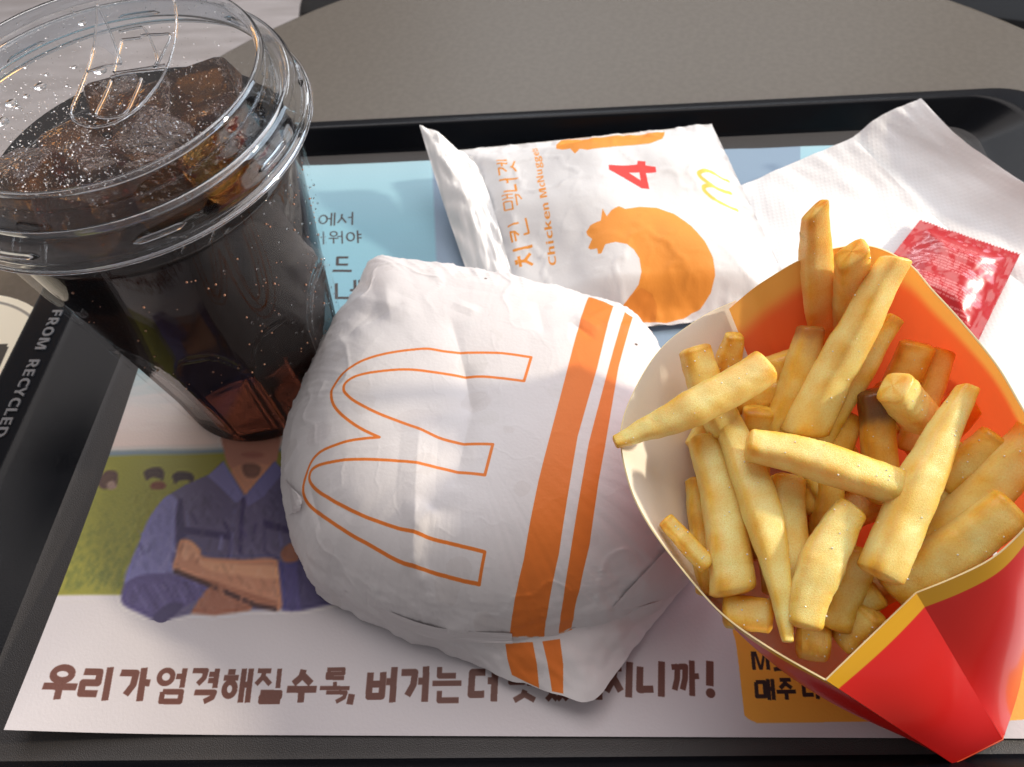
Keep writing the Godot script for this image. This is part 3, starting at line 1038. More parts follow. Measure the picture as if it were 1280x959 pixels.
func burger() -> void:
	var C := Vector3(-0.028, 0, -0.120)
	var top := 0.051
	var side := [[470, 323, .034], [505, 324, .037], [540, 328, .038], [590, 335, .039], [640, 345, .039], [690, 357, .038], [735, 370, .037], [790, 390, .034], [823, 430, .029], [850, 500, .026], [872, 580, .022], [882, 650, .016], [870, 705, .012], [835, 744, .012], [790, 765, .013], [720, 791, .014], [640, 802, .014], [560, 799, .013], [500, 784, .012], [432, 750, .012], [395, 733, .011], [372, 695, .013], [358, 645, .018], [352, 595, .022], [360, 530, .026], [383, 470, .030], [416, 405, .032], [447, 360, .033]]
	var skirt := [[868, 712, .003], [842, 748, .0025], [812, 786, .003], [778, 832, .006], [737, 876, .008], [705, 871, .008], [655, 853, .006], [575, 822, .003], [505, 799, .003], [440, 764, .003], [398, 742, .003]]
	var RB := []
	var HB := []
	var RS := []
	var HS := []
	for q in side:
		var p := P(q[0], q[1], q[2]) - C
		var phi := fposmod(atan2(p.z, p.x), TAU)
		RB.append([phi, Vector2(p.x, p.z).length()])
		HB.append([phi, q[2]])
		if q[1] < 700 or q[0] < 394:
			RS.append([phi, Vector2(p.x, p.z).length() * 0.93])
			HS.append([phi, 0.003])
	for q in skirt:
		var p := P(q[0], q[1], q[2]) - C
		var phi := fposmod(atan2(p.z, p.x), TAU)
		RS.append([phi, Vector2(p.x, p.z).length()])
		HS.append([phi, q[2]])
	for l in [RB, HB, RS, HS]: l.sort_custom(func(a, b): return a[0] < b[0])
	# creases: from, to, depth (mm, + is a ridge), width (mm), sideways step
	var creases := []
	for c in [[566, 408, 582, 470, -0.9, 6.0], [582, 470, 590, 520, -1.5, 6.0], [590, 520, 572, 600, -1.3, 6.0], [572, 600, 555, 650, -0.6, 7.0], [527, 545, 520, 640, 0.8, 4.0], [522, 635, 512, 690, 1.3, 3.0], [512, 690, 520, 716, 0.9, 2.6], [540, 640, 520, 660, 0.7, 2.5], [500, 700, 496, 735, -0.8, 3.0], [522, 705, 527, 740, 0.8, 3.0],
			[440, 362, 505, 394, 0.8, 4.0], [458, 404, 500, 388, -0.8, 4.5], [482, 360, 490, 402, 0.6, 3.0], [430, 418, 470, 386, -0.6, 5.0], [572, 386, 596, 396, 0.5, 2.0], [672, 382, 680, 420, -0.7, 6.0], [722, 398, 748, 412, 0.7, 2.5], [716, 408, 740, 424, -0.6, 2.5], [756, 404, 786, 396, 0.6, 2.2],
			[690, 415, 700, 470, 0.4, 6.0], [690, 700, 800, 720, 0.5, 5.0], [620, 420, 660, 640, 0.3, 12.0], [430, 480, 470, 430, 0.4, 6.0], [410, 620, 440, 640, -0.5, 4.0], [380, 600, 388, 640, -1.2, 3.0], [540, 330, 546, 350, 0.5, 2.0], [560, 345, 640, 360, 0.5, 3.0], [735, 745, 770, 730, 0.9, 3.0], [770, 730, 800, 770, 0.8, 3.0]]:
		var p0 := P(c[0], c[1], 0.047)
		var p1 := P(c[2], c[3], 0.047)
		creases.append([Vector2(p0.x, p0.z), Vector2(p1.x, p1.z), c[4] * 0.001, c[5] * 0.001])
	var nr := 190
	var na := 460
	var coarse: Sheet
	var fv: PackedVector3Array
	var fuv: PackedVector2Array
	for pass_ in 2:
		var R := 44 if pass_ == 0 else nr
		var A := 90 if pass_ == 0 else na
		var v := PackedVector3Array()
		var uv := PackedVector2Array()
		for i in R:
			var s := pow(i / (R - 1.0), 0.8) * 1.1 if pass_ == 1 else pow(i / (R - 1.0), 0.8) * 1.5
			for j in A + 1:
				var phi := fposmod(TAU * j / A, TAU)
				var d := Vector2(cos(phi), sin(phi))
				var rb := ring_at(RB, phi)
				var hb := ring_at(HB, phi)
				if pass_ == 1:
					rb *= 1.0 + 0.006 * noise_a.get_noise_2d(d.x * 9 + 5, d.y * 9) + 0.004 * noise_a.get_noise_2d(d.x * 26, d.y * 26)
				var r := rb * minf(s, 1.0)
				var y := hb + (top - hb) * pow(maxf(1.0 - pow(minf(s, 1.0), 3.8), 0.0), 0.72)
				if s > 1.0 and pass_ == 1:
					r = rb * (1.0 - (s - 1.0) * 1.2)
					y = hb * (1.0 - (s - 1.0) * 9.0)
				elif s > 1.0:
					var k := (s - 1.0) / 0.5
					r = lerpf(rb, ring_at(RS, phi), k)
					y = lerpf(hb, ring_at(HS, phi), k) + 0.0012 * sin(PI * k)
				var p := Vector3(C.x + d.x * r, y, C.z + d.y * r)
				uv.append(Vector2((p.x + 0.12) / 0.2, (p.z + 0.215) / 0.19))
				if pass_ == 1:
					var q := Vector2(p.x, p.z)
					var w := 0.0
					w += 0.0006 * noise_a.get_noise_2d(p.x * 15 + 3, p.z * 15)
					w += 0.0007 * (noise_b.get_noise_2d(p.x * 30, p.z * 30) + 0.6) * (0.12 + 0.88 * smoothstep(0.55, 1.0, s))
					w += 0.00005 * (noise_b.get_noise_2d(p.x * 110 + 9, p.z * 110) + 0.6)
					var n1 := noise_a.get_noise_2d(p.x * 17 + 40, p.z * 17)
					var n2 := noise_a.get_noise_2d(p.x * 34 - 20, p.z * 34 + 7)
					w += 0.00055 * exp(-absf(n1) / 0.035) * (0.10 + 0.90 * smoothstep(0.5, 0.95, s)) + 0.00006 * exp(-absf(n2) / 0.03)
					var n3 := noise_a.get_noise_1d(phi * 5.5 + 3.0 * s)
					w += 0.0007 * exp(-absf(n3) / 0.05) * smoothstep(0.75, 1.0, s)
					for c in creases:
						var ab: Vector2 = c[1] - c[0]
						var t := clampf((q - c[0]).dot(ab) / ab.length_squared(), -0.25, 1.25)
						var dist: float = (q - (c[0] + ab * t)).length()
						if dist < c[3] * 3.0:
							w += c[2] * (maxf(0.0, 1.0 - dist / (c[3] * 1.5)) if c[2] > 0 else exp(-pow(dist / c[3], 1.2) * 1.7)) * smoothstep(-0.25, 0.2, t) * smoothstep(1.25, 0.8, t)
					p.y += w
					if s > 0.8:
						var rough_ := 0.0009 * noise_a.get_noise_3d(p.x * 60, p.y * 90, p.z * 60) * smoothstep(0.8, 1.0, s)
						p += Vector3(d.x, 0.3, d.y) * rough_
					p.y = maxf(p.y, 0.0012)
				v.append(p)
		if pass_ == 0: coarse = traced(R, A + 1, v, uv)
		else:
			fv = v
			fuv = uv
	# the print
	var S := Vector2(1500, 1425)
	sheet(1500, 1425, Color(0.84, 0.825, 0.83))
	for k in 220:
		var e := PackedVector2Array()
		var c := Vector2(rng.randf() * 1500, rng.randf() * 1425)
		var w := rng.randf_range(12, 46)
		for j in 14: e.append(c + Vector2(cos(TAU * j / 14), sin(TAU * j / 14) * 0.8) * w * rng.randf_range(0.8, 1.1))
		poly(e, Color(0.84, 0.825, 0.83).lerp(Color(0.80, 0.775, 0.77), rng.randf() * 0.5))
	var orange := Color(0.87, 0.46, 0.15)
	var mline := PackedVector2Array()
	for piece in [[664, 447, 622, 441.5, 560, 439.5, 531, 436.5, 490, 441, 455, 451, 430, 467, 417, 484, 414, 495, 418, 508, 430, 521, 450, 535, 474, 546.5], [474, 546.5, 442, 549.5, 417, 556.5, 401, 564, 390, 575, 384, 590, 379, 612, 384, 628, 400, 642, 424, 659, 461, 681, 505.6, 705, 562.5, 722, 599, 730.5],
			[606, 690, 551, 677, 523, 668.5, 482, 655.5, 442, 639, 405, 619, 389, 605, 387, 593, 395, 583, 421, 576, 446, 574, 502.6, 577, 559.5, 586.5, 606, 593.5], [616, 555.5, 559.5, 550, 519, 534, 474, 517, 446, 503, 433, 493, 429.5, 486, 433, 478.5, 446, 470.5, 470, 465, 511, 462, 559.5, 467, 604, 470, 655, 476.5]]:
		mline.append_array(smooth2(px_on(coarse, piece, S), false))
	stroke(mline, 7.0, orange, true)
	poly(PackedVector2Array(px_on(coarse, [736, 371.5, 714, 444, 689.6, 537.6, 673, 602, 655, 698, 637.6, 797, 680, 796, 698.6, 693, 713, 600, 722, 546, 746.5, 460, 766, 384], S)), orange)
	poly(PackedVector2Array(px_on(coarse, [781, 391, 763, 452, 736, 554, 724, 623, 712, 698, 698.6, 793, 715, 786, 737, 681, 748.6, 600, 756, 560, 773, 460, 791, 397], S)), orange)
	poly(PackedVector2Array(px_on(coarse, [632, 806, 666, 804, 671, 830, 674, 860, 655, 851, 640, 844, 634, 823], S)), orange)
	poly(PackedVector2Array(px_on(coarse, [678, 803, 700, 800, 704, 830, 704, 867, 690, 864, 688, 850, 684, 827], S)), orange)
	for l in [[441, 758, 438, 765], [455, 766, 452, 773]]: stroke(PackedVector2Array(px_on(coarse, l, S)), 6, orange, false, false)
	for l in [[607, 348], [795, 432], [811, 742]]:
		for q in px_on(coarse, l, S): dot(q, 4.0, Color(0.35, 0.28, 0.24))
	var pm := paper(printed(), 0.12)
	var t := thing("wrapped_burger", "burger in white wrapping paper with an outlined letter and two orange stripes", "wrapped burger", Vector3(C.x, 0.001, C.z))
	part("wrapper_top", build(fv, grid_idx(nr, na + 1), fuv, PackedColorArray(), true), pm, t)
	# the loose lower edge of the wrapper, turned out towards the viewer
	var sv := PackedVector3Array()
	var suv := PackedVector2Array()
	for i in 22:
		var k := i / 21.0
		for j in 221:
			var phi := fposmod(lerpf(-0.05, PI + 0.02, j / 220.0), TAU)
			var d := Vector2(cos(phi), sin(phi))
			var rb := ring_at(RB, phi)
			var pleat := noise_a.get_noise_2d(phi * 5.0 + 3.0, k * 0.8)
			var r := lerpf(rb * 0.985, ring_at(RS, phi), k) + 0.0012 * pleat * k
			var y := lerpf(ring_at(HB, phi) + 0.0024, ring_at(HS, phi), pow(k, 0.85)) + 0.0015 * sin(PI * k) * (0.3 + pleat) + 0.0006 * (noise_b.get_noise_2d(phi * 7.0, k * 2.0) + 0.5)
			var p := Vector3(C.x + d.x * r, maxf(y, 0.001), C.z + d.y * r)
			sv.append(p)
			suv.append(Vector2((p.x + 0.12) / 0.2, (p.z + 0.215) / 0.19))
	# paper folded over on itself: right corner, left edge, lower seam; each control point carries its lift in millimetres
	for fold in [[[766, 759, .4, 800, 722, .8, 836, 684, .8], [786, 762, 1.2, 824, 738, 1.8, 862, 702, 1.8], [813, 755, 1.2, 846, 742, 1.0, 874, 708, 1.0]],
			[[356, 600, .6, 365, 610, 1.0, 378, 622, 1.6], [354, 618, .6, 366, 630, 1.2, 376, 634, 2.2], [360, 644, .4, 366, 642, .8, 374, 639, 1.0]],
			[[430, 738, .2, 535, 782, .3, 640, 792, .2], [429, 746, .9, 534, 790, 1.1, 640, 799, 1.0], [430, 753, 1.2, 535, 797, 1.6, 641, 804, 1.4]]]:
		var g := []
		for row in fold:
			var pts := []
			for k in 3:
				coarse.at = P(row[k * 3], row[k * 3 + 1], 0.008)
				coarse.find(Vector2(row[k * 3], row[k * 3 + 1]))
				var q := coarse.at
				pts.append(q + (Vector3(0, H, 0) - q).normalized() * (0.0012 + row[k * 3 + 2] * 0.001))
			g.append(pts)
		var plain_ := mat(Color(0.83, 0.81, 0.815), 0.6)
		plain_.backlight_enabled = true
		plain_.backlight = Color(0.3, 0.3, 0.3)
		part("paper_fold", build(patch(g, 24, 24, func(u, w): return Vector3(0, 0.0006 * noise_a.get_noise_2d(u * 4.0, w * 3.0), 0)), grid_idx(24, 24)), plain_, t)
	part("loose_edge", build(sv, grid_idx(22, 221), suv, PackedColorArray(), true), pm, t)

# ---------------------------------------------------------------- bag of nuggets
func nugget_bag() -> void:
	var tl := P(572, 188, 0.016)
	var tr := P(890, 156, 0.018)
	var br := P(1003, 392, 0.004)
	var bl := P(606, 425, 0.004)
	var lumps := [[0.47, 0.52, 0.017, 0.20], [0.22, 0.45, 0.008, 0.16], [0.76, 0.30, 0.012, 0.15], [0.73, 0.72, 0.012, 0.17], [0.50, 0.20, 0.010, 0.16], [0.42, 0.82, 0.009, 0.17]]
	var coarse: Sheet
	var fv: PackedVector3Array
	var fuv: PackedVector2Array
	var low: PackedVector3Array
	var n := 110
	for pass_ in 2:
		var N := 50 if pass_ == 0 else n
		var v := PackedVector3Array()
		var uv := PackedVector2Array()
		low = PackedVector3Array()
		for i in N:
			for j in N:
				var a := j / (N - 1.0)
				var b := i / (N - 1.0)
				var p := tl.lerp(tr, a).lerp(bl.lerp(br, a), b)
				low.append(Vector3(p.x, maxf(p.y - 0.001, 0.0012), p.z) if a > 0.001 and a < 0.999 and b > 0.001 and b < 0.999 else p)
				var edge := minf(minf(a, 1 - a), minf(b, 1 - b))
				var f := smoothstep(0.0, 0.16, edge)
				var h := 0.006 * f
				for l in lumps: h += f * 0.62 * l[2] * exp(-(Vector2(a, b * 0.8) - Vector2(l[0], l[1] * 0.8)).length_squared() / (l[3] * l[3]))
				p.y += h
				if pass_ == 1:
					p.y += f * (0.0012 * noise_a.get_noise_2d(a * 2.4 + 9, b * 1.8) + 0.00015 * (noise_b.get_noise_2d(a * 4.0, b * 3.0) + 0.5) + 0.0005 * exp(-absf(noise_a.get_noise_2d(a * 2.6 + 70, b * 2.0)) / 0.03) + 0.00025 * exp(-absf(noise_a.get_noise_2d(a * 6.0 + 20, b * 4.0)) / 0.03) + 0.00012 * (noise_b.get_noise_2d(a * 12.0, b * 8.0) + 0.5))
					p.y += 0.0009 * (1 - f) * noise_a.get_noise_2d(a * 14 + 2, b * 12)
					p.z += 0.0014 * (1 - f) * noise_a.get_noise_2d(a * 7, b * 7 + 30)
				v.append(p)
				uv.append(Vector2(a, b))
		if pass_ == 0: coarse = traced(N, N, v, uv)
		else:
			fv = v
			fuv = uv
	var S := Vector2(1300, 1050)
	sheet(1300, 1050, Color(0.85, 0.85, 0.855))
	var gold := Color(0.90, 0.575, 0.20)
	var hen := []
	for q in [[195, 475], [215, 445], [245, 430], [262, 425], [270, 370], [290, 405], [310, 380], [345, 362], [375, 374], [440, 365], [520, 368], [600, 395], [680, 450], [740, 520], [780, 600], [790, 680], [770, 760], [720, 830], [640, 880], [540, 900], [440, 895], [350, 840], [365, 815], [410, 760], [437, 720], [450, 660], [440, 600], [415, 560], [380, 535], [330, 525], [283, 535], [265, 575], [250, 577], [245, 552], [215, 556], [204, 548], [222, 508], [200, 490]]:
		hen.append_array([680.0 + q[0] / 3.69, 160.0 + q[1] / 3.69])
	poly(PackedVector2Array(px_on(coarse, hen, S)), gold)
	var wing := []
	for q in [[362, 822], [400, 770], [450, 735], [500, 765], [522, 820], [515, 897], [440, 895], [360, 850]]: wing.append_array([680.0 + q[0] / 3.69, 160.0 + q[1] / 3.69])
	poly(PackedVector2Array(px_on(coarse, wing, S)), Color(0.86, 0.52, 0.17))
	hen = []
	for q in [[500, 157], [515, 142], [530, 138], [540, 122], [558, 130], [600, 118], [640, 103], [700, 99], [780, 98], [830, 100], [848, 116], [840, 140], [800, 155], [720, 160], [640, 165], [600, 171], [575, 168], [560, 185], [545, 168], [520, 172], [500, 170]]:
		hen.append_array([500.0 + q[0] / 2.56, 120.0 + q[1] / 2.56])
	poly(PackedVector2Array(px_on(coarse, hen, S)), gold)
	var four := []
	for q in [[298, 170], [430, 168], [432, 150], [468, 154], [468, 172], [515, 180], [518, 205], [470, 208], [487, 280], [450, 276], [300, 192]]: four.append_array([680.0 + q[0] / 3.69, 160.0 + q[1] / 3.69])
	poly(PackedVector2Array(px_on(coarse, four, S)), Color(0.90, 0.22, 0.20))
	four = []
	for q in [[392, 203], [440, 204], [446, 240]]: four.append_array([680.0 + q[0] / 3.69, 160.0 + q[1] / 3.69])
	poly(PackedVector2Array(px_on(coarse, four, S)), Color(0.85, 0.85, 0.855))
	var yel := Color(0.97, 0.74, 0.30)
	for l in [[848, 243, 800, 218, 765, 204, 735, 202, 714, 212, 735, 240, 790, 278, 860, 301], [790, 278, 755, 268, 736, 276, 750, 300, 800, 338, 890, 381]]:
		var q := []
		for k in range(0, l.size(), 2): q.append_array([680.0 + l[k] / 3.69, 160.0 + l[k + 1] / 3.69])
		stroke(smooth2(px_on(coarse, q, S), false), 19, yel)
	var h1 := px_on(coarse, [646, 337, 633, 276, 671, 331], S)
	if h1.size() == 3: hangul("치킨", h1[0], h1[1] - h1[0], h1[2] - h1[0], 13, gold)
	h1 = px_on(coarse, [630, 266, 620, 200, 655, 262], S)
	if h1.size() == 3: hangul("맥너겟", h1[0], h1[1] - h1[0], h1[2] - h1[0], 11, gold)
	h1 = px_on(coarse, [686, 331, 663, 187, 699, 329], S)
	if h1.size() == 3: latin("Chicken McNuggets", h1[0], h1[1] - h1[0], h1[2] - h1[0], gold)
	var pm := paper(printed(), 0.2)
	var t := thing("nugget_bag", "white paper snack bag with an orange hen and a red 4, lying behind the burger", "paper bag", Vector3(0.03, 0.0, -0.25))
	part("front_sheet", build(fv, grid_idx(n, n), fuv), pm, t)
	var white := mat(Color(0.92, 0.92, 0.92), 0.6)
	white.backlight_enabled = true
	white.backlight = Color(0.2, 0.2, 0.2)
	part("back_sheet", build(low, grid_idx(50 if low.size() == 2500 else n, 50 if low.size() == 2500 else n), PackedVector2Array(), PackedColorArray(), true), white, t)
	# the mouth of the bag, folded up on the left
	var a0 := P(524, 156, 0.030)
	var a1 := P(568, 182, 0.022)
	var fl := [[a0, P(548, 165, 0.029), a1, P(590, 196, 0.020)], [P(536, 196, 0.024), P(556, 196, 0.027), P(580, 206, 0.021), P(602, 218, 0.0185)], [P(553, 250, 0.017), P(575, 236, 0.023), P(597, 244, 0.0195), P(616, 258, 0.0175)], [P(570, 300, 0.010), P(592, 288, 0.017), P(612, 294, 0.0175), P(628, 300, 0.0165)], [P(592, 365, 0.006), P(612, 350, 0.014), P(628, 345, 0.016), P(642, 350, 0.0145)]]
	var v := PackedVector3Array()
	for i in 41:
		for j in 25:
			var rows := []
			var u := j / 24.0 * 3.0
			var uj := mini(int(u), 2)
			for r in fl: rows.append(cat(r[maxi(uj - 1, 0)], r[uj], r[uj + 1], r[mini(uj + 2, 3)], u - uj))
			var w := i / 40.0 * 4.0
			var wi := mini(int(w), 3)
			var p: Vector3 = cat(rows[maxi(wi - 1, 0)], rows[wi], rows[wi + 1], rows[mini(wi + 2, 4)], w - wi)
			p.y += 0.0016 * (noise_b.get_noise_2d(u * 1.3, w * 1.3) + 0.5) + 0.0012 * noise_a.get_noise_2d(u * 2.0, w * 1.4)
			v.append(p)
	part("folded_mouth", build(v, grid_idx(41, 25)), white, t)

# ---------------------------------------------------------------- napkin and sauce
func patch(rows: Array, nu: int, nv: int, f = null) -> PackedVector3Array:      # smooth surface through a grid of points
	var v := PackedVector3Array()
	var R := rows.size()
	var K: int = rows[0].size()
	for i in nu:
		var w := float(i) / (nu - 1) * (R - 1)
		var wi := mini(int(w), R - 2)
		for j in nv:
			var u := float(j) / (nv - 1) * (K - 1)
			var uj := mini(int(u), K - 2)
			var c := []
			for r in rows: c.append(cat(r[maxi(uj - 1, 0)], r[uj], r[uj + 1], r[mini(uj + 2, K - 1)], u - uj))
			var p: Vector3 = cat(c[maxi(wi - 1, 0)], c[wi], c[wi + 1], c[mini(wi + 2, R - 1)], w - wi)
			if f != null: p += f.call(u / (K - 1), w / (R - 1))
			v.append(p)
	return v

func napkin() -> void:
	var t := thing("paper_napkin", "white embossed paper napkin folded open in the far right corner of the tray", "napkin", Vector3(0.13, 0.0, -0.25))
	var m := mat(Color(0.93, 0.935, 0.945), 0.85)
	# embossed dots
	var e := Image.create(256, 256, false, Image.FORMAT_RGB8)
	e.fill(Color(0.35, 0.35, 0.35))
	for i in 8:
		for j in 8:
			for k in 5:
				var r := 12 - k * 2
				var x := i * 32 + 16 - r
				var y := j * 32 + 16 - r
				e.fill_rect(Rect2i(x, y + r / 2, 2 * r, r), Color.WHITE * (0.45 + 0.11 * k))
				e.fill_rect(Rect2i(x + r / 2, y, r, 2 * r), Color.WHITE * (0.45 + 0.11 * k))
	m.heightmap_enabled = true
	m.heightmap_texture = ImageTexture.create_from_image(e)
	m.heightmap_scale = 0.010
	m.uv1_triplanar = true
	m.uv1_scale = Vector3.ONE * 70.0
	m.backlight_enabled = true
	m.backlight = Color(0.15, 0.15, 0.15)
	var wob := func(u, w): return Vector3(0, 0.0012 * noise_a.get_noise_2d(u * 3.0, w * 3.0), 0)
	# lower leaf: flat, rising to the fold
	part("lower_leaf", build(patch([
		[P(918, 236, .007), P(985, 206, .012), P(1066, 172, .019)],
		[P(940, 300, .004), P(1040, 255, .009), P(1125, 232, .0125)],
		[P(968, 372, .003), P(1060, 335, .006), P(1198, 298, .007)],
		[P(1000, 470, .003), P(1110, 430, .004), P(1290, 372, .005)],
		[P(1040, 560, .003), P(1150, 540, .003), P(1330, 520, .004)]], 40, 40, wob), grid_idx(40, 40)), m, t)
	# upper leaf: stands against the rim of the tray and folds down along the ridge
	part("upper_leaf", build(patch([
		[P(1058, 179, .0150), P(1100, 145, .024), P(1151, 123, .030)],
		[P(1074, 212, .0112), P(1132, 176, .0185), P(1190, 165, .026)],
		[P(1106, 250, .0080), P(1172, 212, .0135), P(1236, 200, .023)],
		[P(1142, 282, .0055), P(1216, 246, .0120), P(1282, 230, .022)],
		[P(1180, 316, .0030), P(1262, 290, .0085), P(1340, 268, .018)],
		[P(1242, 366, .0015), P(1310, 340, .0070), P(1380, 322, .012)],
		[P(1310, 416, .0010), P(1370, 390, .0055), P(1420, 380, .008)]], 48, 30, wob), grid_idx(48, 30)), m, t)

func sauce() -> void:
	var tl := P(1150, 275, 0.0115)
	var tr := P(1275, 318, 0.0115)
	var br := P(1222, 428, 0.0085)
	var bl := P(1082, 362, 0.0085)
	var S := Vector2(640, 640)
	sheet(640, 640, Color(0.72, 0.07, 0.10))
	var pink := Color(0.90, 0.55, 0.56)
	dot(Vector2(330, 72), 13, pink)
	dot(Vector2(330, 72), 8, Color(0.80, 0.2, 0.22))
	var y := 118.0
	var blocks := [[118, 1, 90, 560], [136, 1, 150, 540], [154, 1, 190, 520], [172, 1, 150, 540], [190, 1, 170, 540], [208, 1, 250, 540], [250, 1, 60, 420], [268, 1, 90, 520], [286, 1, 120, 520], [304, 1, 90, 520], [322, 1, 120, 520], [392, 1, 160, 540], [410, 1, 140, 540], [428, 1, 140, 520], [446, 1, 180, 540], [464, 1, 150, 500], [482, 1, 190, 540], [520, 1, 100, 540], [540, 1, 120, 520], [560, 1, 90, 540]]
	for b in blocks:
		var x: float = b[2]
		while x < b[3]:
			var w := rng.randf_range(8, 34)
			var q := x
			while q < x + w:
				im.fill_rect(Rect2i(int(q * 2), int(b[0] * 2), 8, rng.randi_range(16, 22)), pink)
				q += 6.5
			x += w + 8
	var m := mat(Color.WHITE, 0.28)
	m.albedo_texture = printed()
	m.clearcoat_enabled = true
	m.clearcoat = 0.6
	m.clearcoat_roughness = 0.1
	var n := 64
	var v := PackedVector3Array()
	var v2 := PackedVector3Array()
	var uv := PackedVector2Array()
	for i in n:
		for j in n:
			var a := j / (n - 1.0)
			var b := i / (n - 1.0)
			var p := tl.lerp(tr, a).lerp(bl.lerp(br, a), b)
			var edge := minf(minf(a, 1 - a) * 0.8, minf(b, 1 - b))
			var f := smoothstep(0.06, 0.30, edge)
			if i == 0 or i == n - 1: p += (tl - bl).normalized() * (0.0005 if j % 2 else -0.0003) * (1 if i == 0 else -1)
			v2.append(p - Vector3(0, 0.0006 + 0.001 * f, 0))
			p.y += 0.0042 * f + 0.0007 * (noise_b.get_noise_2d(a * 2.2 + 4, b * 2.2) + 0.5) * smoothstep(0.02, 0.16, edge) + 0.0006 * noise_a.get_noise_2d(a * 3, b * 3)
			if edge < 0.06: p.y += 0.00012 * sin(b * 190.0 if minf(a, 1 - a) > 0.09 else a * 190.0)
			v.append(p)
			uv.append(Vector2(a, b))
	var t := thing("sauce_sachet", "shiny red sauce sachet with fine pale print lying on the napkin", "sauce packet", Vector3(0.165, 0.006, -0.235))
	part("printed_face", build(v, grid_idx(n, n), uv), m, t)
	part("back_face", build(v2, grid_idx(n, n), uv, PackedColorArray(), true), mat(Color(0.78, 0.1, 0.12), 0.3), t)

# ---------------------------------------------------------------- carton of fries
func panel(called: String, rim: Array, foot: Array, n: int, bulge: float, outer: Material, inner: Material, edge: Material, parent: Node3D, mid: Vector3) -> void:
	var R := curve3(rim, n)
	var Q := curve3(foot, n)
	var rows := 26
	var v := PackedVector3Array()
	var uv := PackedVector2Array()
	for i in rows:
		var t := i / (rows - 1.0)
		for j in n:
			var p := R[j].lerp(Q[j], t)
			var out := (p - mid.lerp(Vector3(0.128, 0.004, -0.06), t))
			out.y *= 0.3
			p += out.normalized() * bulge * sin(PI * t) * sin(PI * clampf(j / (n - 1.0), 0.0, 1.0))
			v.append(p)
			uv.append(Vector2(j / (n - 1.0), R[j].distance_to(Q[j]) * t / 0.12))
	# normals towards the outside
	var idx := grid_idx(rows, n)
	var probe := build(v, idx.duplicate(), uv)
	var nn: PackedVector3Array = probe.surface_get_arrays(0)[Mesh.ARRAY_NORMAL]
	var k := (rows / 2) * n + n / 2
	var s := 1.0 if nn[k].dot(v[k] - mid.lerp(Vector3(0.128, 0.004, -0.06), 0.5)) > 0 else -1.0
	var vo := PackedVector3Array()
	var vi := PackedVector3Array()
	for q in v.size():
		vo.append(v[q] + nn[q] * s * 0.00022)
		vi.append(v[q] - nn[q] * s * 0.00022)
	var m := build(vo, idx.duplicate(), uv, PackedColorArray(), s < 0)
	m.surface_set_material(0, outer)
	var mi := build(vi, idx.duplicate(), uv, PackedColorArray(), s > 0)
	m.add_surface_from_arrays(Mesh.PRIMITIVE_TRIANGLES, mi.surface_get_arrays(0))
	m.surface_set_material(1, inner)
	var ve := PackedVector3Array()
	var lift := (R[n / 2] - Q[n / 2]).normalized() * 0.00012
	for j in n: ve.append(vo[j])
	for j in n: ve.append((vo[j] + vi[j]) / 2.0 + lift)
	for j in n: ve.append(vi[j])
	var me := build(ve, grid_idx(3, n), PackedVector2Array(), PackedColorArray(), s > 0)
	m.add_surface_from_arrays(Mesh.PRIMITIVE_TRIANGLES, me.surface_get_arrays(0))
	m.surface_set_material(2, edge)
	part(called, m, null, parent)

func banded(top: Color, below: Color, mm: float, soft: float) -> ImageTexture:      # a printed band along the rim; the strip spans 120 mm
	var i := Image.create(8, 480, false, Image.FORMAT_RGB8)
	for y in 480:
		i.fill_rect(Rect2i(0, y, 8, 1), top.lerp(below, smoothstep(mm - soft, mm + soft, y / 4.0)))
	return ImageTexture.create_from_image(i)

func px3(l: Array) -> Array:
	var out := []
	for k in range(0, l.size(), 3): out.append(P(l[k], l[k + 1], l[k + 2]))
	return out

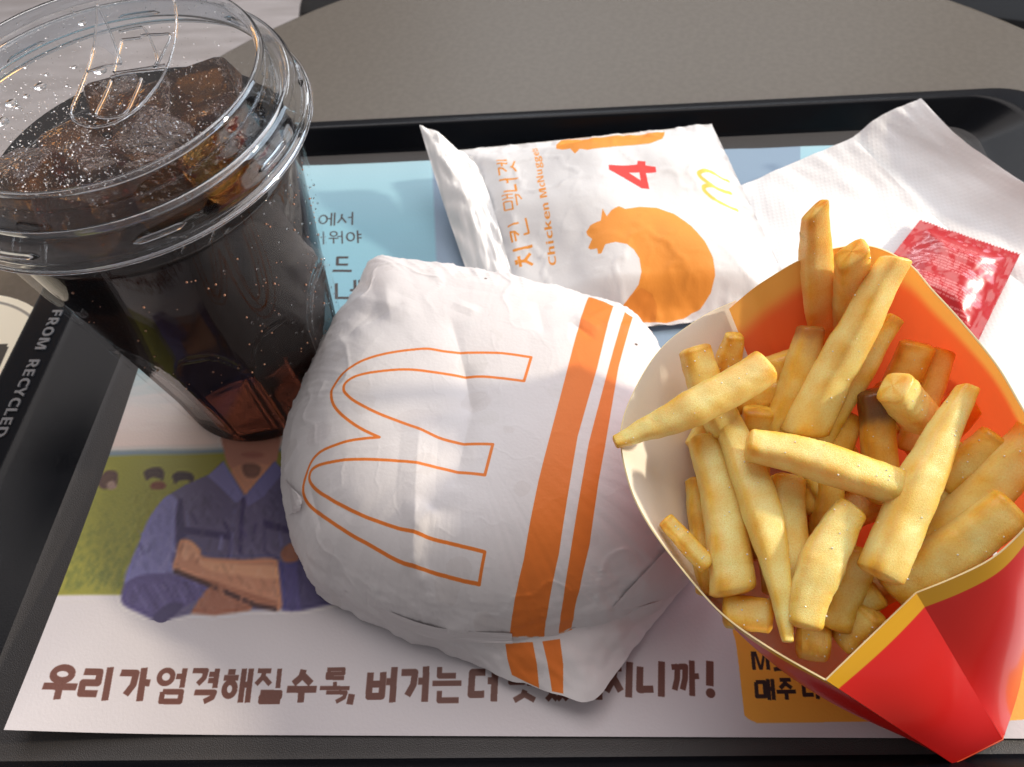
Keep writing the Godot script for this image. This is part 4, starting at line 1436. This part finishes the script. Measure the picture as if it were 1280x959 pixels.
func carton() -> void:
	var t := thing("fries_carton", "red paper carton with a yellow rim leaning back, full of fries", "fries carton", Vector3(0.125, 0.003, -0.06))
	var red := mat(Color.WHITE, 0.34)
	red.albedo_texture = banded(Color(0.93, 0.70, 0.10), Color(0.90, 0.095, 0.07), 6.2, 0.3)
	red.clearcoat_enabled = true
	red.clearcoat = 0.5
	red.clearcoat_roughness = 0.12
	var inside := mat(Color.WHITE, 0.55)
	inside.albedo_texture = banded(Color(0.96, 0.74, 0.36), Color(0.95, 0.46, 0.24), 9.0, 3.6)  # rim print, widened; orange below is sun glowing through, put into the colour
	var cream := mat(Color(0.95, 0.925, 0.87), 0.6)
	bump(cream, MT.grain, 0.003, 30)
	for q in [red, inside, cream]:
		q.backlight_enabled = true
		q.backlight = Color(0.5, 0.5, 0.5)
	var outback := mat(Color(0.95, 0.58, 0.22), 0.4)  # unseen outside, coloured orange to strengthen the glow through the panel
	for q in [inside, outback]:
		q.backlight_enabled = true
		q.backlight = Color(1.0, 1.0, 1.0)
	var edge := mat(Color(0.95, 0.88, 0.68), 0.7)
	var mid := Vector3(0.072, 0.07, -0.092)
	var c := Vector3(0.1150, 0.0015, -0.0262)
	var f := P(1253, 925, 0.004)
	var k := Vector3(0.150, 0.004, -0.084)
	var l := Vector3(0.128, 0.003, -0.104)
	var j := Vector3(0.096, 0.003, -0.070)
	panel("side_panel", px3([920, 376, .072, 878, 396, .070, 828, 434, .072, 794, 486, .072, 776, 540, .071, 785, 600, .069, 806, 648, .066, 845, 702, .062, 900, 765, .0575, 962, 810, .0575, 1032, 850, .058]), [j, j.lerp(c, 0.5) + Vector3(-0.004, 0, 0.002), c], 70, 0.010, red, cream, edge, t, mid)
	panel("front_panel", px3([1032, 850, .058, 1088, 796, .062, 1145, 741, .066]), [c, c.lerp(f, 0.5), f], 24, 0.0022, red, cream, edge, t, mid)
	panel("front_panel", px3([1145, 741, .066, 1190, 723, .070, 1235, 701, .0745, 1266, 676, .079, 1292, 645, .084, 1312, 600, .088]), [f, f.lerp(k, 0.5) + Vector3(0.004, 0, 0.003), k], 50, 0.004, red, cream, edge, t, mid)
	panel("back_panel", px3([1312, 600, .088, 1300, 550, .090, 1275, 505, .092, 1245, 455, .094, 1200, 400, .096, 1165, 362, .097, 1135, 329, .098, 1090, 308, .098, 1045, 310, .097, 1000, 325, .094, 962, 347, .088, 940, 362, .084, 912, 386, .071]), [k, l + Vector3(0.012, 0, -0.002), l, j.lerp(l, 0.5) + Vector3(-0.004, 0, -0.006), j], 90, 0.006, outback, inside, edge, t, mid)
	var bv := PackedVector3Array()
	for p in [c, f, k, l, j]: bv.append(p + Vector3(0, 0.0008, 0))
	part("bottom_panel", build(bv, PackedInt32Array([0, 2, 1, 0, 3, 2, 0, 4, 3])), red, t)

# ---------------------------------------------------------------- fries
func fry(p0: Vector3, p1: Vector3, bend: Vector3, w: Array, flat: float, roll: float, tone: float, seed_: int, burnt := 0.0, cut0 := 0.0, cut1 := 0.0) -> ArrayMesh:
	var n := 40
	var k := 24
	var path := PackedVector3Array()
	var mid := (p0 + p1) / 2.0 + bend
	for i in n:
		var t := i / (n - 1.0)
		path.append(p0.lerp(mid, t).lerp(mid.lerp(p1, t), t) + Vector3(noise_a.get_noise_2d(t * 1.6, seed_ * 5.1), noise_a.get_noise_2d(t * 1.6, seed_ * 5.1 + 40), noise_a.get_noise_2d(t * 1.6, seed_ * 5.1 + 80)) * 0.0008 * minf(1.0, p0.distance_to(p1) / 0.05))
	var v := PackedVector3Array()
	var col := PackedColorArray()
	var o := Vector3(seed_ * 3.7, seed_ * 1.9, 0)
	var len_ := p0.distance_to(p1)
	var eye := Vector3(0, H, 0) - (p0 + p1) / 2.0
	var rings := []
	for i in n + 6:
		var ii := clampi(i - 3, 0, n - 1)
		var t := ii / (n - 1.0)
		var shrink := 1.0
		var push := 0.0
		var wid: float = lerpf(w[0], w[1], t * 2.0) if t < 0.5 else lerpf(w[1], w[2], t * 2.0 - 1.0)
		if i < 3:
			shrink = [0.02, 0.70, 0.91][i]
			push = -[0.13, 0.11, 0.055][i] * wid
		elif i >= n + 3:
			shrink = [0.91, 0.70, 0.02][i - n - 3]
			push = [0.055, 0.11, 0.13][i - n - 3] * wid
		var d := (path[mini(ii + 1, n - 1)] - path[maxi(ii - 1, 0)]).normalized()
		var s := d.cross(eye).normalized()          # across the fry as first seen
		var u := s.cross(d).normalized()
		for j in k:
			var a := TAU * j / k + roll
			var c0 := cos(TAU * j / k)
			var s0 := sin(TAU * j / k)
			var m := pow(pow(absf(c0), 4.2) + pow(absf(s0), 4.2), -1.0 / 4.2)       # rounded square
			var q := Vector2(c0, s0 * flat) * m
			q = q.rotated(roll)
			var r := wid / 2.0 * shrink
			var sk := (q.x * cut0 * (1.0 if t < 0.15 else 0.0) + q.x * cut1 * (1.0 if t > 0.85 else 0.0)) * r
			var p := path[ii] + d * (push + sk * smoothstep(0.30, 0.0, minf(t, 1.0 - t))) + (s * q.x + u * q.y) * r
			var nz := 0.40 * noise_a.get_noise_3dv(p * 110.0 + o) + 0.32 * noise_a.get_noise_3dv(p * 480.0 + o)
			p += (s * q.x + u * q.y).normalized() * nz * 0.00042 * (0.4 + 0.6 * shrink)
			v.append(p)
			# colour: pale flesh on the faces, golden along the corners and the ends
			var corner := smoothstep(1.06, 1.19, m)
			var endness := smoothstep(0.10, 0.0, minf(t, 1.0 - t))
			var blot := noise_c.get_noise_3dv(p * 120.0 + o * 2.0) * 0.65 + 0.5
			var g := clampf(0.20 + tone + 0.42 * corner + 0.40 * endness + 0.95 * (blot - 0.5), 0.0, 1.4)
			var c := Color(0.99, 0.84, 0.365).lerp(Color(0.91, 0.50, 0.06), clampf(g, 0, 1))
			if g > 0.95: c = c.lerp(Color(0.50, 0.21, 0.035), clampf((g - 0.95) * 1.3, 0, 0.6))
			if burnt > 0.0: c = c.lerp(Color(0.10, 0.032, 0.012) if burnt > 0.1 else Color(0.30, 0.11, 0.03), smoothstep(burnt + 0.14, burnt - 0.14, t + 0.16 * (blot - 0.5)) * 0.92)
			col.append(c)
	return build(v, grid_idx(n + 6, k, true), PackedVector2Array(), col)

func fries() -> void:
	var m := mat(Color.WHITE, 0.34)
	m.vertex_color_use_as_albedo = true
	m.subsurf_scatter_enabled = true
	m.subsurf_scatter_strength = 0.36
	m.heightmap_enabled = true
	bump(m, noise_tex(0.14, 512, 4, FastNoiseLite.TYPE_SIMPLEX_SMOOTH, 41), 0.011, 40.0)
	var speck := noise_tex(0.085, 512, 4, FastNoiseLite.TYPE_SIMPLEX_SMOOTH, 52)
	var sg := Gradient.new()
	sg.offsets = PackedFloat32Array([0.0, 0.40, 0.55, 1.0])
	sg.colors = PackedColorArray([Color(0.96, 0.88, 0.72), Color(0.985, 0.95, 0.88), Color(1, 1, 1), Color(1, 1, 1)])
	speck.color_ramp = sg
	m.albedo_texture = speck
	var salt := mat(Color(0.95, 0.95, 0.93), 0.15)
	var grain := box_mesh(Vector3(1, 0.8, 0.9), 0.2)
	m.uv1_world_triplanar = false
	# px, py, lift above the mouth plane at both ends; widths in pixels; bend in pixels across; flatness, roll, tone (browning, plus shade put into the colour of buried fries), burnt share, oblique cuts
	var L := [
		["fry standing tallest against the back panel, with a pointed top", 1018, 262, .022, 1024, 420, -.018, 30, 46, 46, 0, .9, .5, .12, 0.0, .8, 0.0],
		["short blunt fry standing just right of the tallest one", 1066, 318, .017, 1060, 430, -.020, 40, 46, 46, 0, .95, .3, .16, 0.0, .5, 0.0],
		["long two-faced fry slanting up over the back rim beside the sachet", 1118, 326, .015, 1008, 540, -.006, 34, 48, 54, 3, 1.0, .72, .02, 0.0, .3, .3],
		["long shaded fry lying just beneath the long slanting one", 1120, 398, .001, 1012, 560, -.012, 22, 44, 46, 4, .9, .4, .38, 0.0, 0.0, 0.0],
		["square-ended fry in the shade against the red back panel", 1146, 432, -.008, 1105, 530, -.022, 44, 46, 44, 0, .8, .2, .42, 0.0, .0, 0.0],
		["fry with a burnt dark brown tip", 1092, 492, -.004, 1106, 625, -.018, 42, 44, 44, 0, .95, .3, .46, .28, 0.0, 0.0],
		["stubby fry pointing its pale cut end at the viewer, above the burnt tip", 1118, 484, .005, 1150, 524, -.008, 46, 50, 50, 0, .95, .6, -.08, 0.0, 0.0, 0.0],
		["long fry with a pointed upper tip in the right half of the carton", 1210, 486, .002, 1101, 718, .001, 26, 55, 56, 4, .95, .55, .04, 0.0, .3, 0.0],
		["thick fry lying across the middle of the pile", 938, 556, .008, 1122, 610, .002, 42, 52, 46, -4, .95, .5, .03, 0.0, .0, 0.0],
		["long pointed fry hanging over the white panel towards the burger", 768, 552, .011, 956, 458, .008, 18, 50, 48, 6, .9, .3, .02, 0.0, 0.0, 0.0],
		["curved fry stub poking up behind the fry that hangs over the panel", 868, 438, .005, 908, 540, -.004, 42, 46, 44, 3, .9, .4, .18, 0.0, .0, 0.0],
		["long curled fry narrowing to a thin bent end near the bottom corner", 902, 515, -.003, 984, 800, .004, 42, 54, 14, -14, .8, .35, .10, 0.0, 0.0, 0.0],
		["long smooth fry leftmost of the upright ones, beside the white panel", 880, 548, -.005, 916, 738, -.004, 44, 54, 56, -6, .95, .3, .07, 0.0, 0.0, .2],
		["upright fry in the middle, between the curled fry and the broad bright one", 985, 600, -.006, 990, 770, -.004, 46, 52, 40, 3, .9, .4, .10, 0.0, 0.0, 0.0],
		["broad bright curved fry at the lower centre", 1064, 636, .001, 1006, 782, .004, 44, 62, 44, 8, .75, .2, .02, 0.0, .0, .0],
		["thin small fry lying on the white panel at the left", 832, 650, .001, 884, 706, -.003, 22, 26, 26, 0, .9, .4, .46, 0.0, 0.0, 0.0],
		["fry stub under the end of the leftmost upright fry", 908, 764, -.008, 962, 770, -.008, 44, 46, 44, 0, .9, .2, .34, 0.0, 0.0, 0.0],
		["brown fry end in the bottom corner below the thin bent end", 1000, 800, -.016, 1034, 806, -.016, 44, 48, 44, 0, .95, .4, .42, 0.0, 0.0, 0.0],
		["square fry chunk leaning on the front rim", 1056, 802, -.018, 1090, 766, -.011, 40, 42, 38, 0, .8, .3, .36, 0.0, 0.0, 0.0],
		["long pale fry in the far right of the carton", 1300, 542, -.003, 1128, 728, -.018, 56, 62, 54, 0, .9, .45, .10, 0.0, 0.0, 0.0],
		["thick fry with a browned patch just inside the front rim", 1264, 634, -.004, 1118, 738, -.013, 58, 64, 58, 0, .9, .3, .22, 0.0, 0.0, 0.0],
		["golden fry behind the pale fry at the right", 1246, 548, -.006, 1176, 604, -.012, 44, 46, 44, 0, .9, .3, .50, 0.0, 0.0, 0.0],
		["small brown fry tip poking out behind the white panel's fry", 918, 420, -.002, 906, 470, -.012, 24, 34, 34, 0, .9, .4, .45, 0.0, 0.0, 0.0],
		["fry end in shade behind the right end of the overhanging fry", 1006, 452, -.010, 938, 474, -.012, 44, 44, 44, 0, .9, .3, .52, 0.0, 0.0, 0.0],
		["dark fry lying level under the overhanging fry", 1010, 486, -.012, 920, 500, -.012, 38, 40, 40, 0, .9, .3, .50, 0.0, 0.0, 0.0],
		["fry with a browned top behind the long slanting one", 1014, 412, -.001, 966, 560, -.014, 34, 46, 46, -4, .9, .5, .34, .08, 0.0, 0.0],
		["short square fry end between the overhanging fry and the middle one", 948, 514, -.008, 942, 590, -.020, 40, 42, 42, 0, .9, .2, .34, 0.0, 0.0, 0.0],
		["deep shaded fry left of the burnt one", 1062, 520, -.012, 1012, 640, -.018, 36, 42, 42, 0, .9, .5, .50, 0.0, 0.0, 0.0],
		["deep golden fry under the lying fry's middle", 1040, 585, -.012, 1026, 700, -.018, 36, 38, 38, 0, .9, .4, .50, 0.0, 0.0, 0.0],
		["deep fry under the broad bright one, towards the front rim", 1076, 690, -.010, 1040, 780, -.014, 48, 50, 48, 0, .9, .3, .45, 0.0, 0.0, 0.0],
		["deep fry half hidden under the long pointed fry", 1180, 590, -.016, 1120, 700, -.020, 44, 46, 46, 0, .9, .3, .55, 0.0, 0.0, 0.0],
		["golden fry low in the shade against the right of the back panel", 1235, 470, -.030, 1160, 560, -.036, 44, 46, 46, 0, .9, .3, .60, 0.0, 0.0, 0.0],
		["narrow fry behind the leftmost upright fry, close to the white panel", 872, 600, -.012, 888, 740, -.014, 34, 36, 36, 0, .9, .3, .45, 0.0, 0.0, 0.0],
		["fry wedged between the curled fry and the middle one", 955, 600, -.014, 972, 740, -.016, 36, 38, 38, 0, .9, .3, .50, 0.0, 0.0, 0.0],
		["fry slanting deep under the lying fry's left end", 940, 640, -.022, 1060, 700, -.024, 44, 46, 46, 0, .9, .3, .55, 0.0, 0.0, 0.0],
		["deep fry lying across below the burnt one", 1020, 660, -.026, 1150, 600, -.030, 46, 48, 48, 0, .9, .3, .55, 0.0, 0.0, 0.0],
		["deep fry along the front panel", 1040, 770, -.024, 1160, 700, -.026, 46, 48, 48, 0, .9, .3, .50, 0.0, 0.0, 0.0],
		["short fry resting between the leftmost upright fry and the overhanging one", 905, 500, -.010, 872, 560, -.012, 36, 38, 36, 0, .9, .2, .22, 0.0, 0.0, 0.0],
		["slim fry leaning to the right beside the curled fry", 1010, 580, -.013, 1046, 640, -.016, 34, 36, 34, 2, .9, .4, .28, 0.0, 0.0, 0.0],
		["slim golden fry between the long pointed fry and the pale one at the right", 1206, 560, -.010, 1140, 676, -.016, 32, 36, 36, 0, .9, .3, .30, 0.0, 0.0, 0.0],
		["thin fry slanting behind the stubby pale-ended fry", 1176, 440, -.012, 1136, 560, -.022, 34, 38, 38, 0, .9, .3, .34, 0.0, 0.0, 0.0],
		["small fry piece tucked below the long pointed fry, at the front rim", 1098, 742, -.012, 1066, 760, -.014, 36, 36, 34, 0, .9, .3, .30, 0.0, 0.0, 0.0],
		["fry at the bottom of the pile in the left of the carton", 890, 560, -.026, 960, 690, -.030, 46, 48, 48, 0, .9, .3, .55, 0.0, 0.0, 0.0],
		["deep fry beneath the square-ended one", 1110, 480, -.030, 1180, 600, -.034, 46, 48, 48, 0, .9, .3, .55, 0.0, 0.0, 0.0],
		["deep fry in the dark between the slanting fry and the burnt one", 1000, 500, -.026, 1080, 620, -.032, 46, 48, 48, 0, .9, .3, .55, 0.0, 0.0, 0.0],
	]
	for i in L.size():
		var q = L[i]
		var p0 := M(q[1], q[2], q[3])
		var p1 := M(q[4], q[5], q[6])
		var mid := (p0 + p1) / 2.0
		var depth := -(B.transposed() * (mid - Vector3(0, H, 0))).z
		var s := depth / FP
		var across := (p1 - p0).cross(Vector3(0, H, 0) - mid).normalized()
		var lo := mid - Vector3(0, 0.0, 0)
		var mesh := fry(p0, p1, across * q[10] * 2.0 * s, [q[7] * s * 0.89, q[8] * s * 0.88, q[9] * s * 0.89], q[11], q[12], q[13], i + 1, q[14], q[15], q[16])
		# the mesh is stored about the fry's own middle
		var arr := mesh.surface_get_arrays(0)
		var vv: PackedVector3Array = arr[Mesh.ARRAY_VERTEX]
		for k in vv.size(): vv[k] -= lo
		arr[Mesh.ARRAY_VERTEX] = vv
		var am := ArrayMesh.new()
		am.add_surface_from_arrays(Mesh.PRIMITIVE_TRIANGLES, arr)
		var o := part("french_fry", am, m)
		o.position = lo
		tag(o, q[0], "french fry", "fries in the red carton")
		if i > 22: continue
		var nn: PackedVector3Array = arr[Mesh.ARRAY_NORMAL]
		var xs := []
		for k in 26:
			var w := rng.randi_range(100, vv.size() - 100)
			if nn[w].y < 0.25: continue
			var sz := rng.randf_range(0.00016, 0.00042)
			xs.append(Transform3D(Basis.from_euler(Vector3(rng.randf() * 3, rng.randf() * 3, rng.randf() * 3)).scaled(Vector3.ONE * sz), vv[w] + lo + nn[w] * sz * 0.3))
		if xs.size(): many("salt", grain, salt, xs, o)
